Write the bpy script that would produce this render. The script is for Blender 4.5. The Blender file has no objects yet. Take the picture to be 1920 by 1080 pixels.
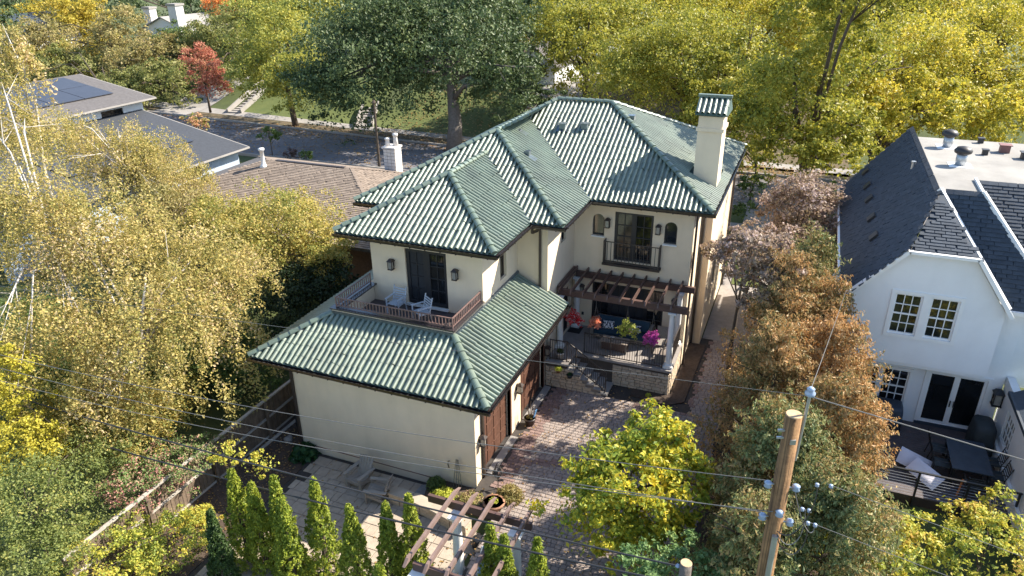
import bpy, math, random
import numpy as np
from mathutils import Vector, Matrix
random.seed(7); rng = np.random.default_rng(7)
S = bpy.context.scene; COL = S.collection
# ------------------------------------------------------------ camera
CAM = np.array([8.478, -17.189, 16.094])
cam_d = bpy.data.cameras.new('camera'); cam = bpy.data.objects.new('camera', cam_d); COL.objects.link(cam)
cam_d.sensor_width = 36; cam_d.lens = 25.39; cam_d.clip_end = 1500; cam_d.clip_start = .1
CR = Vector((0.925777, 0.37790632, -0.01112515)); CU = Vector((-0.14927107, 0.39239604, 0.90760316)); CF = Vector((-0.34735443, 0.83857746, -0.4196817))
cam.matrix_world = Matrix(((CR.x, CU.x, -CF.x, CAM[0]), (CR.y, CU.y, -CF.y, CAM[1]), (CR.z, CU.z, -CF.z, CAM[2]), (0, 0, 0, 1)))
S.camera = cam
# ------------------------------------------------------------ light
w = bpy.data.worlds.new('World'); S.world = w; w.use_nodes = True
nt = w.node_tree; bg = nt.nodes['Background']; sky = nt.nodes.new('ShaderNodeTexSky'); sky.sky_type = 'NISHITA'
sky.sun_disc = False; sky.sun_elevation = math.radians(40); sky.sun_rotation = math.radians(53); sky.air_density = 1.0; sky.dust_density = .6; sky.ozone_density = 1.5
nt.links.new(sky.outputs[0], bg.inputs[0]); bg.inputs[1].default_value = .125
sl = bpy.data.lights.new('sun', 'SUN'); sl.energy = 5.0; sl.angle = math.radians(.5); sl.color = (1, .915, .78)
so = bpy.data.objects.new('sun', sl); COL.objects.link(so); so.location = (30, 20, 50)
so.rotation_euler = Vector((.611, .46, .644)).to_track_quat('Z', 'Y').to_euler()
S.view_settings.view_transform = 'Standard'; S.view_settings.look = 'None'; S.view_settings.gamma = 1; S.view_settings.exposure = 1.34
S.view_settings.use_curve_mapping = False
S.cycles.max_bounces = 6; S.cycles.transparent_max_bounces = 4; S.cycles.diffuse_bounces = 3

# ------------------------------------------------------------ materials
MATS = {}
def mat(name, col, rough=.7, var=.0, scale=3., col2=None, bump=0., bscale=20., metal=0., spec=.5, coat=0., island=None, emit=None):
    """procedural principled: colour mixed by noise between col and col2; island = ramp of colours picked per piece"""
    m = bpy.data.materials.new(name); m.use_nodes = True; n = m.node_tree.nodes; L = m.node_tree.links
    b = n['Principled BSDF']; b.inputs['Roughness'].default_value = rough; b.inputs['Metallic'].default_value = metal
    b.inputs['Specular IOR Level'].default_value = spec
    if coat: b.inputs['Coat Weight'].default_value = coat; b.inputs['Coat Roughness'].default_value = .22
    tc = n.new('ShaderNodeTexCoord')
    no = n.new('ShaderNodeTexNoise'); no.inputs['Scale'].default_value = scale; no.inputs['Detail'].default_value = 6; no.inputs['Roughness'].default_value = .65
    geo = n.new('ShaderNodeNewGeometry')
    L.new(geo.outputs['Position'], no.inputs['Vector'])
    mix = n.new('ShaderNodeMix'); mix.data_type = 'RGBA'
    c2 = col2 if col2 else tuple(max(0, c * (1 - var)) for c in col)
    mix.inputs[6].default_value = (*col, 1); mix.inputs[7].default_value = (*c2, 1)
    rr = n.new('ShaderNodeMapRange'); rr.inputs[1].default_value = .35; rr.inputs[2].default_value = .68
    L.new(no.outputs['Fac'], rr.inputs[0]); L.new(rr.outputs[0], mix.inputs[0])
    out = mix.outputs[2]
    if island:
        oi = n.new('ShaderNodeObjectInfo'); ad = n.new('ShaderNodeMath'); ad.operation = 'ADD'; fr = n.new('ShaderNodeMath'); fr.operation = 'FRACT'
        L.new(oi.outputs['Random'], ad.inputs[0]); L.new(geo.outputs['Random Per Island'], ad.inputs[1]); L.new(ad.outputs[0], fr.inputs[0])
        rp = n.new('ShaderNodeValToRGB'); rp.color_ramp.interpolation = 'LINEAR'
        e = rp.color_ramp.elements
        for i, c in enumerate(island):
            q = e[i] if i < 2 else e.new(0); 
            q.position = i / (len(island) - 1)
            q.color = (*c, 1)
        for i, c in enumerate(island):
            e[i].color = (*c, 1)
        L.new(fr.outputs[0], rp.inputs[0])
        m2 = n.new('ShaderNodeMix'); m2.data_type = 'RGBA'; m2.blend_type = 'MULTIPLY'; m2.inputs[0].default_value = 1
        L.new(rp.outputs[0], m2.inputs[6]); L.new(mix.outputs[2], m2.inputs[7]); out = m2.outputs[2]
    L.new(out, b.inputs['Base Color'])
    if bump:
        nb = n.new('ShaderNodeTexNoise'); nb.inputs['Scale'].default_value = bscale; nb.inputs['Detail'].default_value = 4
        L.new(geo.outputs['Position'], nb.inputs['Vector'])
        bp = n.new('ShaderNodeBump'); bp.inputs['Strength'].default_value = bump; bp.inputs['Distance'].default_value = .02
        L.new(nb.outputs['Fac'], bp.inputs['Height']); L.new(bp.outputs[0], b.inputs['Normal'])
    MATS[name] = m; return m
def leafmat(name, cols, trans=.38, scale=.55):
    m = bpy.data.materials.new(name); m.use_nodes = True; n = m.node_tree.nodes; L = m.node_tree.links
    b = n['Principled BSDF']; b.inputs['Roughness'].default_value = .5; b.inputs['Specular IOR Level'].default_value = .35
    geo = n.new('ShaderNodeNewGeometry'); no = n.new('ShaderNodeTexNoise'); no.inputs['Scale'].default_value = scale; no.inputs['Detail'].default_value = 3
    L.new(geo.outputs['Position'], no.inputs['Vector'])
    ma = n.new('ShaderNodeMath'); ma.operation = 'MULTIPLY_ADD'; L.new(geo.outputs['Random Per Island'], ma.inputs[0]); ma.inputs[1].default_value = .55
    rr = n.new('ShaderNodeMapRange'); rr.inputs[1].default_value = .3; rr.inputs[2].default_value = .7; rr.inputs[4].default_value = .45
    L.new(no.outputs['Fac'], rr.inputs[0]); L.new(rr.outputs[0], ma.inputs[2])
    rp = n.new('ShaderNodeValToRGB'); e = rp.color_ramp.elements
    for i in range(len(cols) - 2): e.new(.5)
    for i, c in enumerate(cols): e[i].position = i / (len(cols) - 1)
    for i, c in enumerate(cols): e[i].color = (*c, 1)
    L.new(ma.outputs[0], rp.inputs[0]); L.new(rp.outputs[0], b.inputs['Base Color'])
    t = n.new('ShaderNodeBsdfTranslucent'); L.new(rp.outputs[0], t.inputs[0])
    mx = n.new('ShaderNodeMixShader'); mx.inputs[0].default_value = trans; L.new(b.outputs[0], mx.inputs[1]); L.new(t.outputs[0], mx.inputs[2])
    L.new(mx.outputs[0], n['Material Output'].inputs[0]); MATS[name] = m; return m
M = MATS
mat('stucco', (.75, .615, .45), .9, .09, .9, bump=.5, bscale=45)
mat('trim_white', (.74, .73, .70), .6, .06)
mat('column_white', (.78, .77, .74), .5, .06, 4)
G0 = (.62, .78, .70)
mat('roof_tile', (1.0, 1.0, 1.0), .46, .42, .9, spec=1.0, coat=.15, island=[(.125, .175, .13), (.15, .195, .14), (.11, .16, .13), (.20, .225, .15), (.135, .18, .12), (.112, .165, .137)], bump=.12, bscale=30)
MATS['roof_tile'].node_tree.nodes['Principled BSDF'].inputs['Coat Roughness'].default_value = .42
mat('roof_deck', (.05, .09, .08), .9)
mat('gutter', (.035, .028, .03), .25, .3, 5, spec=.6, coat=.4)
mat('gutter_copper', (.10, .085, .085), .26, .3, 5, metal=.85)
mat('valley_metal', (.16, .2, .24), .3, .3, 4, metal=.8)
mat('bronze', (.045, .032, .028), .4, .3, 8)
mat('dark_frame', (.022, .022, .026), .45, .2)
mat('glass_dark', (.012, .014, .016), .04, .5, 2, spec=.8)
mat('glass_tan', (.10, .08, .055), .08, .7, 2.5, spec=.7)
mat('screen_dark', (.018, .02, .026), .7, .3)
mat('door_brown', (.12, .055, .035), .55, .35, 6, bump=.2, bscale=25)
mat('weathered_brown', (.20, .135, .115), .7, .3, 4)
mat('pergola_brown', (.10, .058, .048), .5, .25, 4, bump=.15)
mat('rail_brown', (.18, .11, .095), .5, .2)
mat('iron', (.055, .045, .04), .45, .2)
mat('stone', (1, .97, .92), .9, .28, 7, island=[(.52, .42, .32), (.60, .50, .39), (.45, .36, .27), (.55, .44, .32), (.50, .42, .35)], bump=.7, bscale=22)
mat('mortar', (.10, .08, .065), .95, .3)
mat('coping', (.30, .25, .21), .85, .25, 5, bump=.4)
mat('paver', (.95, .95, .93), .88, .25, 6, island=[(.29, .235, .21), (.35, .29, .26), (.25, .205, .19), (.38, .32, .285), (.30, .24, .21), (.24, .19, .18)], bump=.5, bscale=45)
mat('paver_red', (1, .95, .9), .88, .25, 6, island=[(.20, .14, .13), (.25, .175, .16), (.17, .12, .11), (.23, .17, .155)], bump=.5, bscale=45)
mat('patio_paver', (1, .97, .93), .88, .25, 5, island=[(.38, .32, .26), (.44, .375, .31), (.33, .285, .235), (.40, .31, .24), (.47, .41, .35)], bump=.5, bscale=30)
mat('joint', (.055, .047, .042), .95, .3, 8)
mat('deck_floor', (.10, .08, .08), .7, .3, 3)
mat('terrace_floor', (.30, .27, .25), .85, .25, 3, bump=.3)
mat('fence_wood', (1, .97, .93), .9, .45, 3.5, island=[(.16, .12, .09), (.22, .165, .12), (.13, .10, .08), (.19, .145, .11)], bump=.6, bscale=18)
mat('fence_rail', (.44, .40, .35), .85, .35, 3, bump=.4)
mat('soil', (.045, .03, .022), .98, .4, 6, col2=(.085, .06, .045), bump=1., bscale=25)
mat('lawn', (.075, .095, .022), .95, 0, .35, col2=(.045, .06, .018), bump=1., bscale=14)
mat('lawn_bright', (.10, .12, .028), .95, 0, .5, col2=(.065, .09, .02), bump=1., bscale=12)
mat('leaf_ground', (.12, .08, .045), .95, 0, 1.2, col2=(.07, .065, .03), bump=1., bscale=10)
mat('asphalt', (.17, .16, .165), .9, .2, .4, col2=(.125, .12, .125), bump=.4, bscale=30)
mat('concrete', (.30, .28, .26), .88, .22, .8, bump=.3)
mat('birch_bark', (.55, .52, .48), .8, 0, 2.6, col2=(.30, .26, .22), bump=.3)
mat('bark', (.10, .075, .055), .95, .45, 6, bump=.8, bscale=12)
mat('bark_grey', (.17, .145, .125), .95, .45, 5, bump=.8, bscale=12)
mat('pole_wood', (.33, .18, .075), .85, 0, 5, col2=(.20, .105, .045), bump=.5, bscale=14)
mat('pole_top', (.55, .38, .22), .9, .3, 9)
mat('steel', (.42, .44, .46), .4, .2, 6, metal=.6)
mat('insulator', (.30, .38, .52), .25, .2, coat=.5)
mat('cable_black', (.03, .03, .033), .5)
mat('cable_grey', (.13, .125, .12), .45)
mat('white_paint', (.80, .80, .79), .65, .05, 2, bump=.15, bscale=40)
mat('white_stucco', (.78, .79, .80), .85, .05, 1.5, bump=.3, bscale=50)
mat('shingle_blue', (1, 1, 1), .9, .25, 8, island=[(.040, .052, .070), (.055, .070, .092), (.032, .042, .058), (.068, .082, .102)], bump=.3, bscale=60)
mat('shingle_brown', (1, .98, .95), .92, .25, 6, island=[(.20, .16, .13), (.29, .235, .19), (.15, .12, .10), (.24, .195, .16)], bump=.3, bscale=60)
mat('flat_roof', (.32, .305, .28), .9, .32, .45, bump=.2)
mat('roof_charcoal', (.05, .056, .068), .9, .3, 5, bump=.5, bscale=20)
mat('shingle_grey', (.125, .115, .112), .92, .35, 5, bump=.6, bscale=18)
mat('solar', (.045, .047, .058), .35, .2, 2, spec=.7)
mat('blue_stucco', (.38, .45, .55), .85, .12, 1.5, bump=.2)
mat('plastic_tan', (.33, .29, .25), .6, .12, 6)
mat('white_wood', (.45, .48, .52), .6, .15, 6)
mat('navy', (.016, .05, .085), .85, .3, 8, bump=.2)
mat('wicker', (.25, .22, .19), .8, .3, 14, bump=.6, bscale=50)
mat('black_metal', (.018, .018, .02), .4, .2)
mat('cover_navy', (.035, .05, .072), .65, .3, 4, bump=.5, bscale=6)
mat('cover_dark', (.032, .042, .048), .7, .3, 4, bump=.5, bscale=6)
mat('cushion_white', (.62, .60, .66), .85, .1, 3, bump=.3, bscale=8)
mat('terracotta', (.34, .17, .10), .8, .3, 6)
mat('pot_white', (.66, .62, .58), .6, .2, 6)
mat('flagstone', (.26, .27, .28), .85, .35, 4, bump=.4)
mat('seat_stone', (.40, .34, .27), .9, .2, 3, bump=.4)
mat('ac_green', (.028, .042, .045), .5, .3)
mat('mat_black', (.02, .02, .022), .95, .3, 30)
mat('blue_cloth', (.08, .20, .38), .7, .15, 3)
mat('vent_dark', (.03, .028, .03), .5, .3)
mat('old_brick', (.17, .095, .065), .9, .35, 9, bump=.4)
mat('vent_brown', (.22, .10, .09), .6, .3)
mat('chimney_brick_white', (.66, .63, .60), .85, .2, 6, bump=.3)
mat('orange_wood', (.45, .16, .05), .6, .2)
mat('wire_green', (.25, .36, .26), .5)
mat('glass_clear', (.30, .29, .26), .1, .3, spec=.7)
def streaks(name, amt, sc=(1.1, 1.1, .25), hi=.75):
    n = M[name].node_tree.nodes; L = M[name].node_tree.links; b = n['Principled BSDF']; src = b.inputs['Base Color'].links[0].from_socket
    g = n.new('ShaderNodeNewGeometry'); mp = n.new('ShaderNodeMapping'); mp.inputs['Scale'].default_value = sc; no = n.new('ShaderNodeTexNoise'); no.inputs['Scale'].default_value = 1.6; no.inputs['Detail'].default_value = 7
    L.new(g.outputs['Position'], mp.inputs[0]); L.new(mp.outputs[0], no.inputs['Vector']); r = n.new('ShaderNodeMapRange'); r.inputs[1].default_value = .45; r.inputs[2].default_value = hi; r.inputs[3].default_value = 1; r.inputs[4].default_value = 1 - amt
    L.new(no.outputs['Fac'], r.inputs[0]); m = n.new('ShaderNodeMix'); m.data_type = 'RGBA'; m.blend_type = 'MULTIPLY'; m.inputs[0].default_value = 1; L.new(src, m.inputs[6]); L.new(r.outputs[0], m.inputs[7]); L.new(m.outputs[2], b.inputs['Base Color'])
streaks('stucco', .09); streaks('white_stucco', .06); streaks('blue_stucco', .15); streaks('flat_roof', .2, (.5, .12, 1)); streaks('pole_wood', .6, (22, 22, .5), .62); streaks('fence_wood', .4, (14, 14, .8)); streaks('garage' if 'garage' in M else 'door_brown', .25, (6, 6, .6))
# patterned pillow: a flat print of white shapes on navy
pm = mat('pillow_print', (.6, .6, .62), .9); n_ = pm.node_tree.nodes; vo = n_.new('ShaderNodeTexVoronoi'); vo.inputs['Scale'].default_value = 17
g_ = n_.new('ShaderNodeNewGeometry'); pm.node_tree.links.new(g_.outputs['Position'], vo.inputs['Vector'])
cr_ = n_.new('ShaderNodeValToRGB'); cr_.color_ramp.interpolation = 'CONSTANT'; cr_.color_ramp.elements[0].color = (.7, .7, .72, 1); cr_.color_ramp.elements[1].position = .5; cr_.color_ramp.elements[1].color = (.02, .035, .07, 1)
pm.node_tree.links.new(vo.outputs['Distance'], cr_.inputs[0]); pm.node_tree.links.new(cr_.outputs[0], n_['Principled BSDF'].inputs['Base Color'])
PAL = dict(
 birch=[(.07, .085, .02), (.16, .16, .04), (.29, .24, .07), (.40, .31, .11), (.21, .20, .06), (.46, .34, .19), (.50, .42, .30)],
 goldgreen=[(.10, .13, .03), (.18, .19, .045), (.29, .25, .06), (.38, .29, .09), (.22, .20, .06)],
 goldgreen2=[(.09, .12, .03), (.17, .19, .04), (.30, .28, .05), (.40, .33, .06)],
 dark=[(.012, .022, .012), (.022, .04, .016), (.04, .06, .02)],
 midgreen=[(.03, .055, .02), (.06, .095, .025), (.10, .14, .035), (.14, .17, .05)],
 yellow=[(.20, .21, .035), (.34, .31, .035), (.46, .39, .05), (.28, .28, .05)],
 yellow2=[(.22, .20, .04), (.38, .31, .04), (.46, .36, .06), (.40, .27, .05)],
 hedge=[(.04, .065, .018), (.085, .115, .03), (.165, .185, .055), (.11, .14, .035), (.24, .23, .06), (.34, .28, .07)],
 hedgegold=[(.10, .14, .045), (.20, .21, .06), (.40, .28, .06), (.16, .17, .05), (.50, .36, .18)],
 hydrangea=[(.42, .15, .14), (.48, .24, .20), (.10, .17, .05), (.14, .20, .06), (.50, .26, .24)],
 limey=[(.08, .12, .025), (.18, .22, .04), (.32, .32, .05), (.44, .36, .06), (.42, .24, .10)],
 maplelime=[(.07, .12, .02), (.14, .19, .025), (.26, .27, .03), (.46, .37, .03), (.56, .36, .03)],
 laurel=[(.05, .10, .04), (.10, .17, .06), (.16, .24, .09), (.30, .34, .10)],
 crab=[(.10, .10, .05), (.17, .13, .09), (.27, .20, .17), (.20, .15, .08), (.36, .28, .26), (.46, .40, .40)],
 oak=[(.034, .058, .024), (.058, .09, .034), (.088, .12, .042), (.13, .155, .05)],
 elm=[(.075, .095, .018), (.14, .155, .024), (.225, .22, .03), (.32, .28, .04), (.11, .13, .02)],
 elmgold=[(.10, .115, .018), (.20, .20, .026), (.33, .29, .036), (.42, .35, .045), (.42, .27, .045)],
 red=[(.26, .08, .05), (.38, .12, .08), (.42, .20, .12), (.26, .17, .06)],
 orange=[(.34, .10, .03), (.50, .17, .05), (.52, .26, .08), (.3, .16, .05)],
 olive=[(.11, .10, .035), (.19, .17, .055), (.28, .23, .09), (.30, .22, .12)],
 olivegreen=[(.06, .08, .025), (.12, .135, .035), (.19, .19, .06), (.27, .23, .09)],
 pinkgreen=[(.10, .14, .03), (.22, .22, .05), (.45, .24, .16), (.50, .33, .12)],
 purple=[(.06, .045, .05), (.10, .07, .07), (.08, .07, .05)],
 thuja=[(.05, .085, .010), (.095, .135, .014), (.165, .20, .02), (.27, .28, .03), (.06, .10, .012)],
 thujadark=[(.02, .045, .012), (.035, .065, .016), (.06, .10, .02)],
 cedar=[(.06, .07, .028), (.12, .115, .042), (.23, .165, .07), (.32, .20, .085), (.36, .19, .07), (.34, .26, .15)],
 cedargreen=[(.045, .07, .028), (.085, .115, .045), (.14, .16, .06), (.23, .20, .08), (.30, .19, .08), (.12, .14, .055)],
 redflower=[(.10, .16, .03), (.55, .50, .08), (.55, .015, .02), (.50, .01, .015), (.60, .03, .03), (.78, .75, .75), (.78, .75, .75)],
 coral=[(.50, .10, .05), (.60, .20, .11), (.62, .3, .2), (.09, .15, .03)],
 limeflower=[(.15, .20, .03), (.32, .34, .06), (.22, .26, .05), (.22, .10, .32)],
 magenta=[(.28, .03, .22), (.42, .05, .30), (.50, .12, .36), (.08, .12, .03)],
 bedmix=[(.12, .15, .03), (.34, .17, .15), (.24, .24, .06), (.36, .28, .16)],
 limebed=[(.30, .34, .03), (.40, .40, .06), (.18, .24, .03)],
 hosta=[(.015, .05, .018), (.025, .075, .025), (.04, .10, .03)],
 grasstuft=[(.14, .11, .04), (.22, .17, .06), (.10, .12, .035)],
 litter=[(.32, .18, .07), (.24, .13, .06), (.42, .28, .1), (.16, .09, .05)],
)
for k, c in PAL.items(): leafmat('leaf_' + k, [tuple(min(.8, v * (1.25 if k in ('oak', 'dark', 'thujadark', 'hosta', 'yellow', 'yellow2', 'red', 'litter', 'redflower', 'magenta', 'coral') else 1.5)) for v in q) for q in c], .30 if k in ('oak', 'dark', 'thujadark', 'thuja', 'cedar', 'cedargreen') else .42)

# ------------------------------------------------------------ builders
def wloc(o):
    p = Vector((0, 0, 0))
    while o is not None: p += o.location; o = o.parent
    return p
class MB:
    def __init__(s): s.v = []; s.f = []; s.sm = False
    def add(s, vs, fs):
        k = len(s.v); s.v += [tuple(map(float, p)) for p in vs]; s.f += [tuple(i + k for i in f) for f in fs]; return s
    def frame(s, o, ux, uy, uz, lo, hi):   # box in an oriented frame
        o, ux, uy, uz = Vector(o), Vector(ux), Vector(uy), Vector(uz)
        vs = [o + ux * x + uy * y + uz * z for z in (lo[2], hi[2]) for y in (lo[1], hi[1]) for x in (lo[0], hi[0])]
        return s.add(vs, [(0, 2, 3, 1), (4, 5, 7, 6), (0, 1, 5, 4), (2, 6, 7, 3), (0, 4, 6, 2), (1, 3, 7, 5)])
    def box(s, lo, hi): return s.frame((0, 0, 0), (1, 0, 0), (0, 1, 0), (0, 0, 1), lo, hi)
    def bar(s, a, b, w, h, up=(0, 0, 1)):
        a, b = Vector(a), Vector(b); d = b - a; L = d.length; d = d / L; up = Vector(up)
        if abs(d.dot(up)) > .98: up = Vector((1, 0, 0))
        x = d.cross(up).normalized(); z = x.cross(d)
        return s.frame(a, x, d, z, (-w / 2, 0, -h / 2), (w / 2, L, h / 2))
    def tube(s, pts, rad, seg=6, cap=True):
        pts = [Vector(p) for p in pts]; rs = rad if hasattr(rad, '__len__') else [rad] * len(pts)
        k = len(s.v); ring = []
        for i, p in enumerate(pts):
            d = (pts[min(i + 1, len(pts) - 1)] - pts[max(i - 1, 0)]).normalized()
            x = d.cross(Vector((.13, .27, 1)) if abs(d.z) < .9 else Vector((1, .1, 0))).normalized(); y = d.cross(x)
            ring.append([p + (x * math.cos(t) + y * math.sin(t)) * rs[i] for t in [2 * math.pi * j / seg for j in range(seg)]])
        vs = [q for r in ring for q in r]; fs = []
        for i in range(len(pts) - 1):
            for j in range(seg): fs.append((i * seg + j, i * seg + (j + 1) % seg, (i + 1) * seg + (j + 1) % seg, (i + 1) * seg + j))
        if cap: fs += [tuple(range(seg))[::-1], tuple((len(pts) - 1) * seg + j for j in range(seg))]
        return s.add(vs, fs)
    def lathe(s, prof, o=(0, 0, 0), seg=12):
        return s.tube([(o[0], o[1], o[2] + z) for r, z in prof], [max(r, .001) for r, z in prof], seg)
    def prism(s, poly, lo, hi, o=(0, 0, 0), ux=(1, 0, 0), uy=(0, 0, 1), uz=(0, 1, 0)):  # polygon in (ux,uy), extruded lo..hi along uz
        o, ux, uy, uz = Vector(o), Vector(ux), Vector(uy), Vector(uz); n = len(poly)
        vs = [o + ux * x + uy * y + uz * lo for x, y in poly] + [o + ux * x + uy * y + uz * hi for x, y in poly]
        return s.add(vs, [tuple(range(n)), tuple(range(2 * n - 1, n - 1, -1))] + [(i, n + i, n + (i + 1) % n, (i + 1) % n) for i in range(n)])
    def build(s, name, m, parent=None, smooth=False, loc=None, **kw):
        off = wloc(parent) if parent is not None else Vector((0, 0, 0))
        if loc is not None: off = off + (Vector(loc) - off)
        me = bpy.data.meshes.new(name); me.from_pydata([tuple(Vector(p) - off) for p in s.v], [], s.f); me.materials.append(M[m])
        me.polygons.foreach_set('use_smooth', [bool(smooth)] * len(me.polygons))
        me.update()
        o = bpy.data.objects.new(name, me); COL.objects.link(o)
        if parent is not None: o.parent = parent
        if loc is not None: o.location = Vector(loc) - (wloc(parent) if parent is not None else Vector((0, 0, 0)))
        for k, v in kw.items(): o[k] = v
        return o
def thing(name, label, cat, loc=(0, 0, 0), group=None, rz=0):
    o = bpy.data.objects.new(name, None); COL.objects.link(o); o.location = loc; o.rotation_euler = (0, 0, rz); o.empty_display_size = .2
    o['label'] = label; o['category'] = cat
    if group: o['group'] = group
    return o
def tag(o, label, cat, group=None):
    o['label'] = label; o['category'] = cat
    if group: o['group'] = group
    return o
KIDS = {}
def copy_tree(o, parent=None):
    c = o.copy(); COL.objects.link(c); c.parent = parent
    for ch in o.children: copy_tree(ch, c)
    return c
def dup(o, label, loc, rz=0):
    bpy.context.view_layer.update
    c = copy_tree(o); c['label'] = label; c.location = loc; c.rotation_euler = (0, 0, rz); return c
def struct(name, mb, m, **kw): return mb.build(name, m, None, kind='structure', **kw)
def np_mesh(name, verts, quads, m, parent=None, smooth=False, tris=False):
    me = bpy.data.meshes.new(name); nv = len(verts); k = 3 if tris else 4; nf = len(quads)
    me.vertices.add(nv); me.vertices.foreach_set('co', np.asarray(verts, np.float32).ravel())
    me.loops.add(nf * k); me.loops.foreach_set('vertex_index', np.asarray(quads, np.int32).ravel())
    me.polygons.add(nf); me.polygons.foreach_set('loop_start', np.arange(0, nf * k, k, dtype=np.int32))
    me.update(calc_edges=True); me.materials.append(M[m])
    if not smooth: me.polygons.foreach_set('use_smooth', np.zeros(nf, dtype=bool))
    o = bpy.data.objects.new(name, me); COL.objects.link(o)
    if parent is not None: o.parent = parent
    return o
def piece_mesh(name, mb, m):
    me = bpy.data.meshes.new(name); me.from_pydata(mb.v, [], mb.f); me.materials.append(M[m]); me.polygons.foreach_set('use_smooth', np.zeros(len(me.polygons), dtype=bool)); me.update(); return me
def emit(name, me, mats, parent, keep=300, key=None, rest=None):
    """mats: list of 4x4 world matrices of alike pieces; the first `keep` (nearest in view) become objects sharing one mesh, the rest one stuff mesh"""
    A = np.array([np.array(m_) for m_ in mats]); d = np.linalg.norm(A[:, :3, 3] - CAM, axis=1) if key is None else np.array([key(a[:3, 3]) for a in A])
    od = np.argsort(d, kind='stable'); off = wloc(parent) if parent is not None else Vector((0, 0, 0))
    for i in od[:keep]:
        o = bpy.data.objects.new(name, me); COL.objects.link(o)
        if parent is not None: o.parent = parent
        mm = Matrix(A[i].tolist()); mm.translation -= off; o.matrix_basis = mm
    R = A[od[keep:]]
    if len(R):
        v = np.empty(len(me.vertices) * 3, np.float32); me.vertices.foreach_get('co', v); v = v.reshape(-1, 3)
        P = np.einsum('nij,kj->nki', R[:, :3, :3], v) + R[:, None, :3, 3] - np.array(off)
        polys = [tuple(p.vertices) for p in me.polygons]; tri = []
        for p in polys:
            for q in range(1, len(p) - 1): tri.append((p[0], p[q], p[q + 1]))
        T = np.array(tri)[None] + (np.arange(len(R)) * len(v))[:, None, None]
        o = np_mesh(rest or name + '_field', P.reshape(-1, 3), T.reshape(-1, 3), me.materials[0].name, parent, tris=True)
        o['kind'] = 'stuff'; return o
# ============================================================ GROUND
def sst(a, b, x): t = np.clip((x - a) / (b - a), 0, 1); return t * t * (3 - 2 * t)
def gz(x, y):
    z = -.06 - .42 * (1 - sst(-.4, .2, x)) * (1 - sst(.4, 1.2, y)) * 1.0
    z = z - .42 * (1 - sst(-7.4, -6.9, x)) * sst(.4, 1.2, y) * (1 - sst(10, 14, y))
    z = np.where((x > -.4) & (x < 1.6), z - .36 * (1 - sst(-1.5, -1.1, y)) * (1 - sst(1.2, 1.6, x)) * sst(-.4, .2, x), z)
    return z + 3.0 * sst(46.5, 60, y)
gx = np.unique(np.concatenate([np.linspace(-300, -60, 40), np.linspace(-60, -14, 50), np.linspace(-14, 14, 100), np.linspace(14, 60, 40), np.linspace(60, 300, 30)]))
gy = np.unique(np.concatenate([np.linspace(-60, -12, 20), np.linspace(-12, 14, 100), np.linspace(14, 64, 50), np.linspace(64, 420, 30)]))
XX, YY = np.meshgrid(gx, gy); ZZ = gz(XX, YY) + .0
nx_ = len(gx); idx = np.arange(nx_ * len(gy)).reshape(len(gy), nx_)
np_mesh('lawn', np.stack([XX, YY, ZZ], -1).reshape(-1, 3), np.stack([idx[:-1, :-1], idx[:-1, 1:], idx[1:, 1:], idx[1:, :-1]], -1).reshape(-1, 4), 'lawn', smooth=True)['kind'] = 'structure'
def sheet(name, poly, z, m, th=.05):
    b = MB(); b.prism(poly, z - th, z, uy=(0, 1, 0), uz=(0, 0, 1)); return struct(name, b, m)
def drape(name, x0, x1, y0f, y1f, m, dz, n=60, k=8):   # strip laid on the terrain
    v = []; q = []
    for i in range(n + 1):
        x = x0 + (x1 - x0) * i / n
        for j in range(k + 1):
            y = y0f(x) + (y1f(x) - y0f(x)) * j / k; v.append((x, y, float(gz(np.float64(x), np.float64(y))) + dz))
    for i in range(n):
        for j in range(k): a = i * (k + 1) + j; q.append((a, a + k + 1, a + k + 2, a + 1))
    o = np_mesh(name, v, q, m); o['kind'] = 'structure'; return o
sn = lambda x: 32.8 + .0 * x
sf = lambda x: 41.6 + max(0, (-20 - x)) * .075
drape('street', -160, 90, sn, sf, 'asphalt', .05, 80)
drape('sidewalk', -160, 90, lambda x: sf(x) + 2.6, lambda x: sf(x) + 4.2, 'concrete', .05, 80)
drape('sidewalk', -34, 90, lambda x: 28.0, lambda x: 29.6, 'concrete', .05, 40)
drape('parkway_grass', -160, 90, lambda x: sf(x) + .25, lambda x: sf(x) + 2.6, 'leaf_ground', .03, 80)
drape('driveway_far', -62.5, -57, lambda x: sf(x), lambda x: 66, 'concrete', .07, 10, 30)
drape('driveway_neighbour', -23.5, -18.5, lambda x: 22, lambda x: 33.0, 'concrete', .07, 10, 10)
drape('front_walk', -19, -14, lambda x: 46, lambda x: 70, 'concrete', .05, 10, 20)
drape('lawn_slope', -52, -36, lambda x: sf(x) + 4.2, lambda x: 62, 'lawn_bright', .02, 20, 20)
drape('lawn_slope', -34, -20, lambda x: sf(x) + 4.2, lambda x: 56, 'lawn_bright', .02, 20, 20)
drape('leaf_litter', -14, 12, lambda x: 43.5, lambda x: 60, 'leaf_ground', .03, 20, 20)
kb = MB()
for x0 in range(-160, 88, 6):
    kb.bar((x0, sf(x0), .05), (x0 + 6, sf(x0 + 6), .05), .2, .26); kb.bar((x0, sn(x0), .05), (x0 + 6, sn(x0 + 6), .05), .2, .26)
struct('kerb', kb, 'concrete')
sheet('side_path', [(5.4, 13), (8.2, 13), (8.0, 32.7), (5.4, 32.7)], .02, 'terrace_floor')
sheet('side_lawn', [(5.9, 19.5), (7.3, 19.5), (7.2, 23.5), (5.7, 23.5)], .06, 'lawn_bright', .03)
sheet('side_lawn', [(5.4, 26), (7.0, 26), (6.8, 27.8), (5.3, 27.8)], .06, 'lawn_bright', .03)
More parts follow.
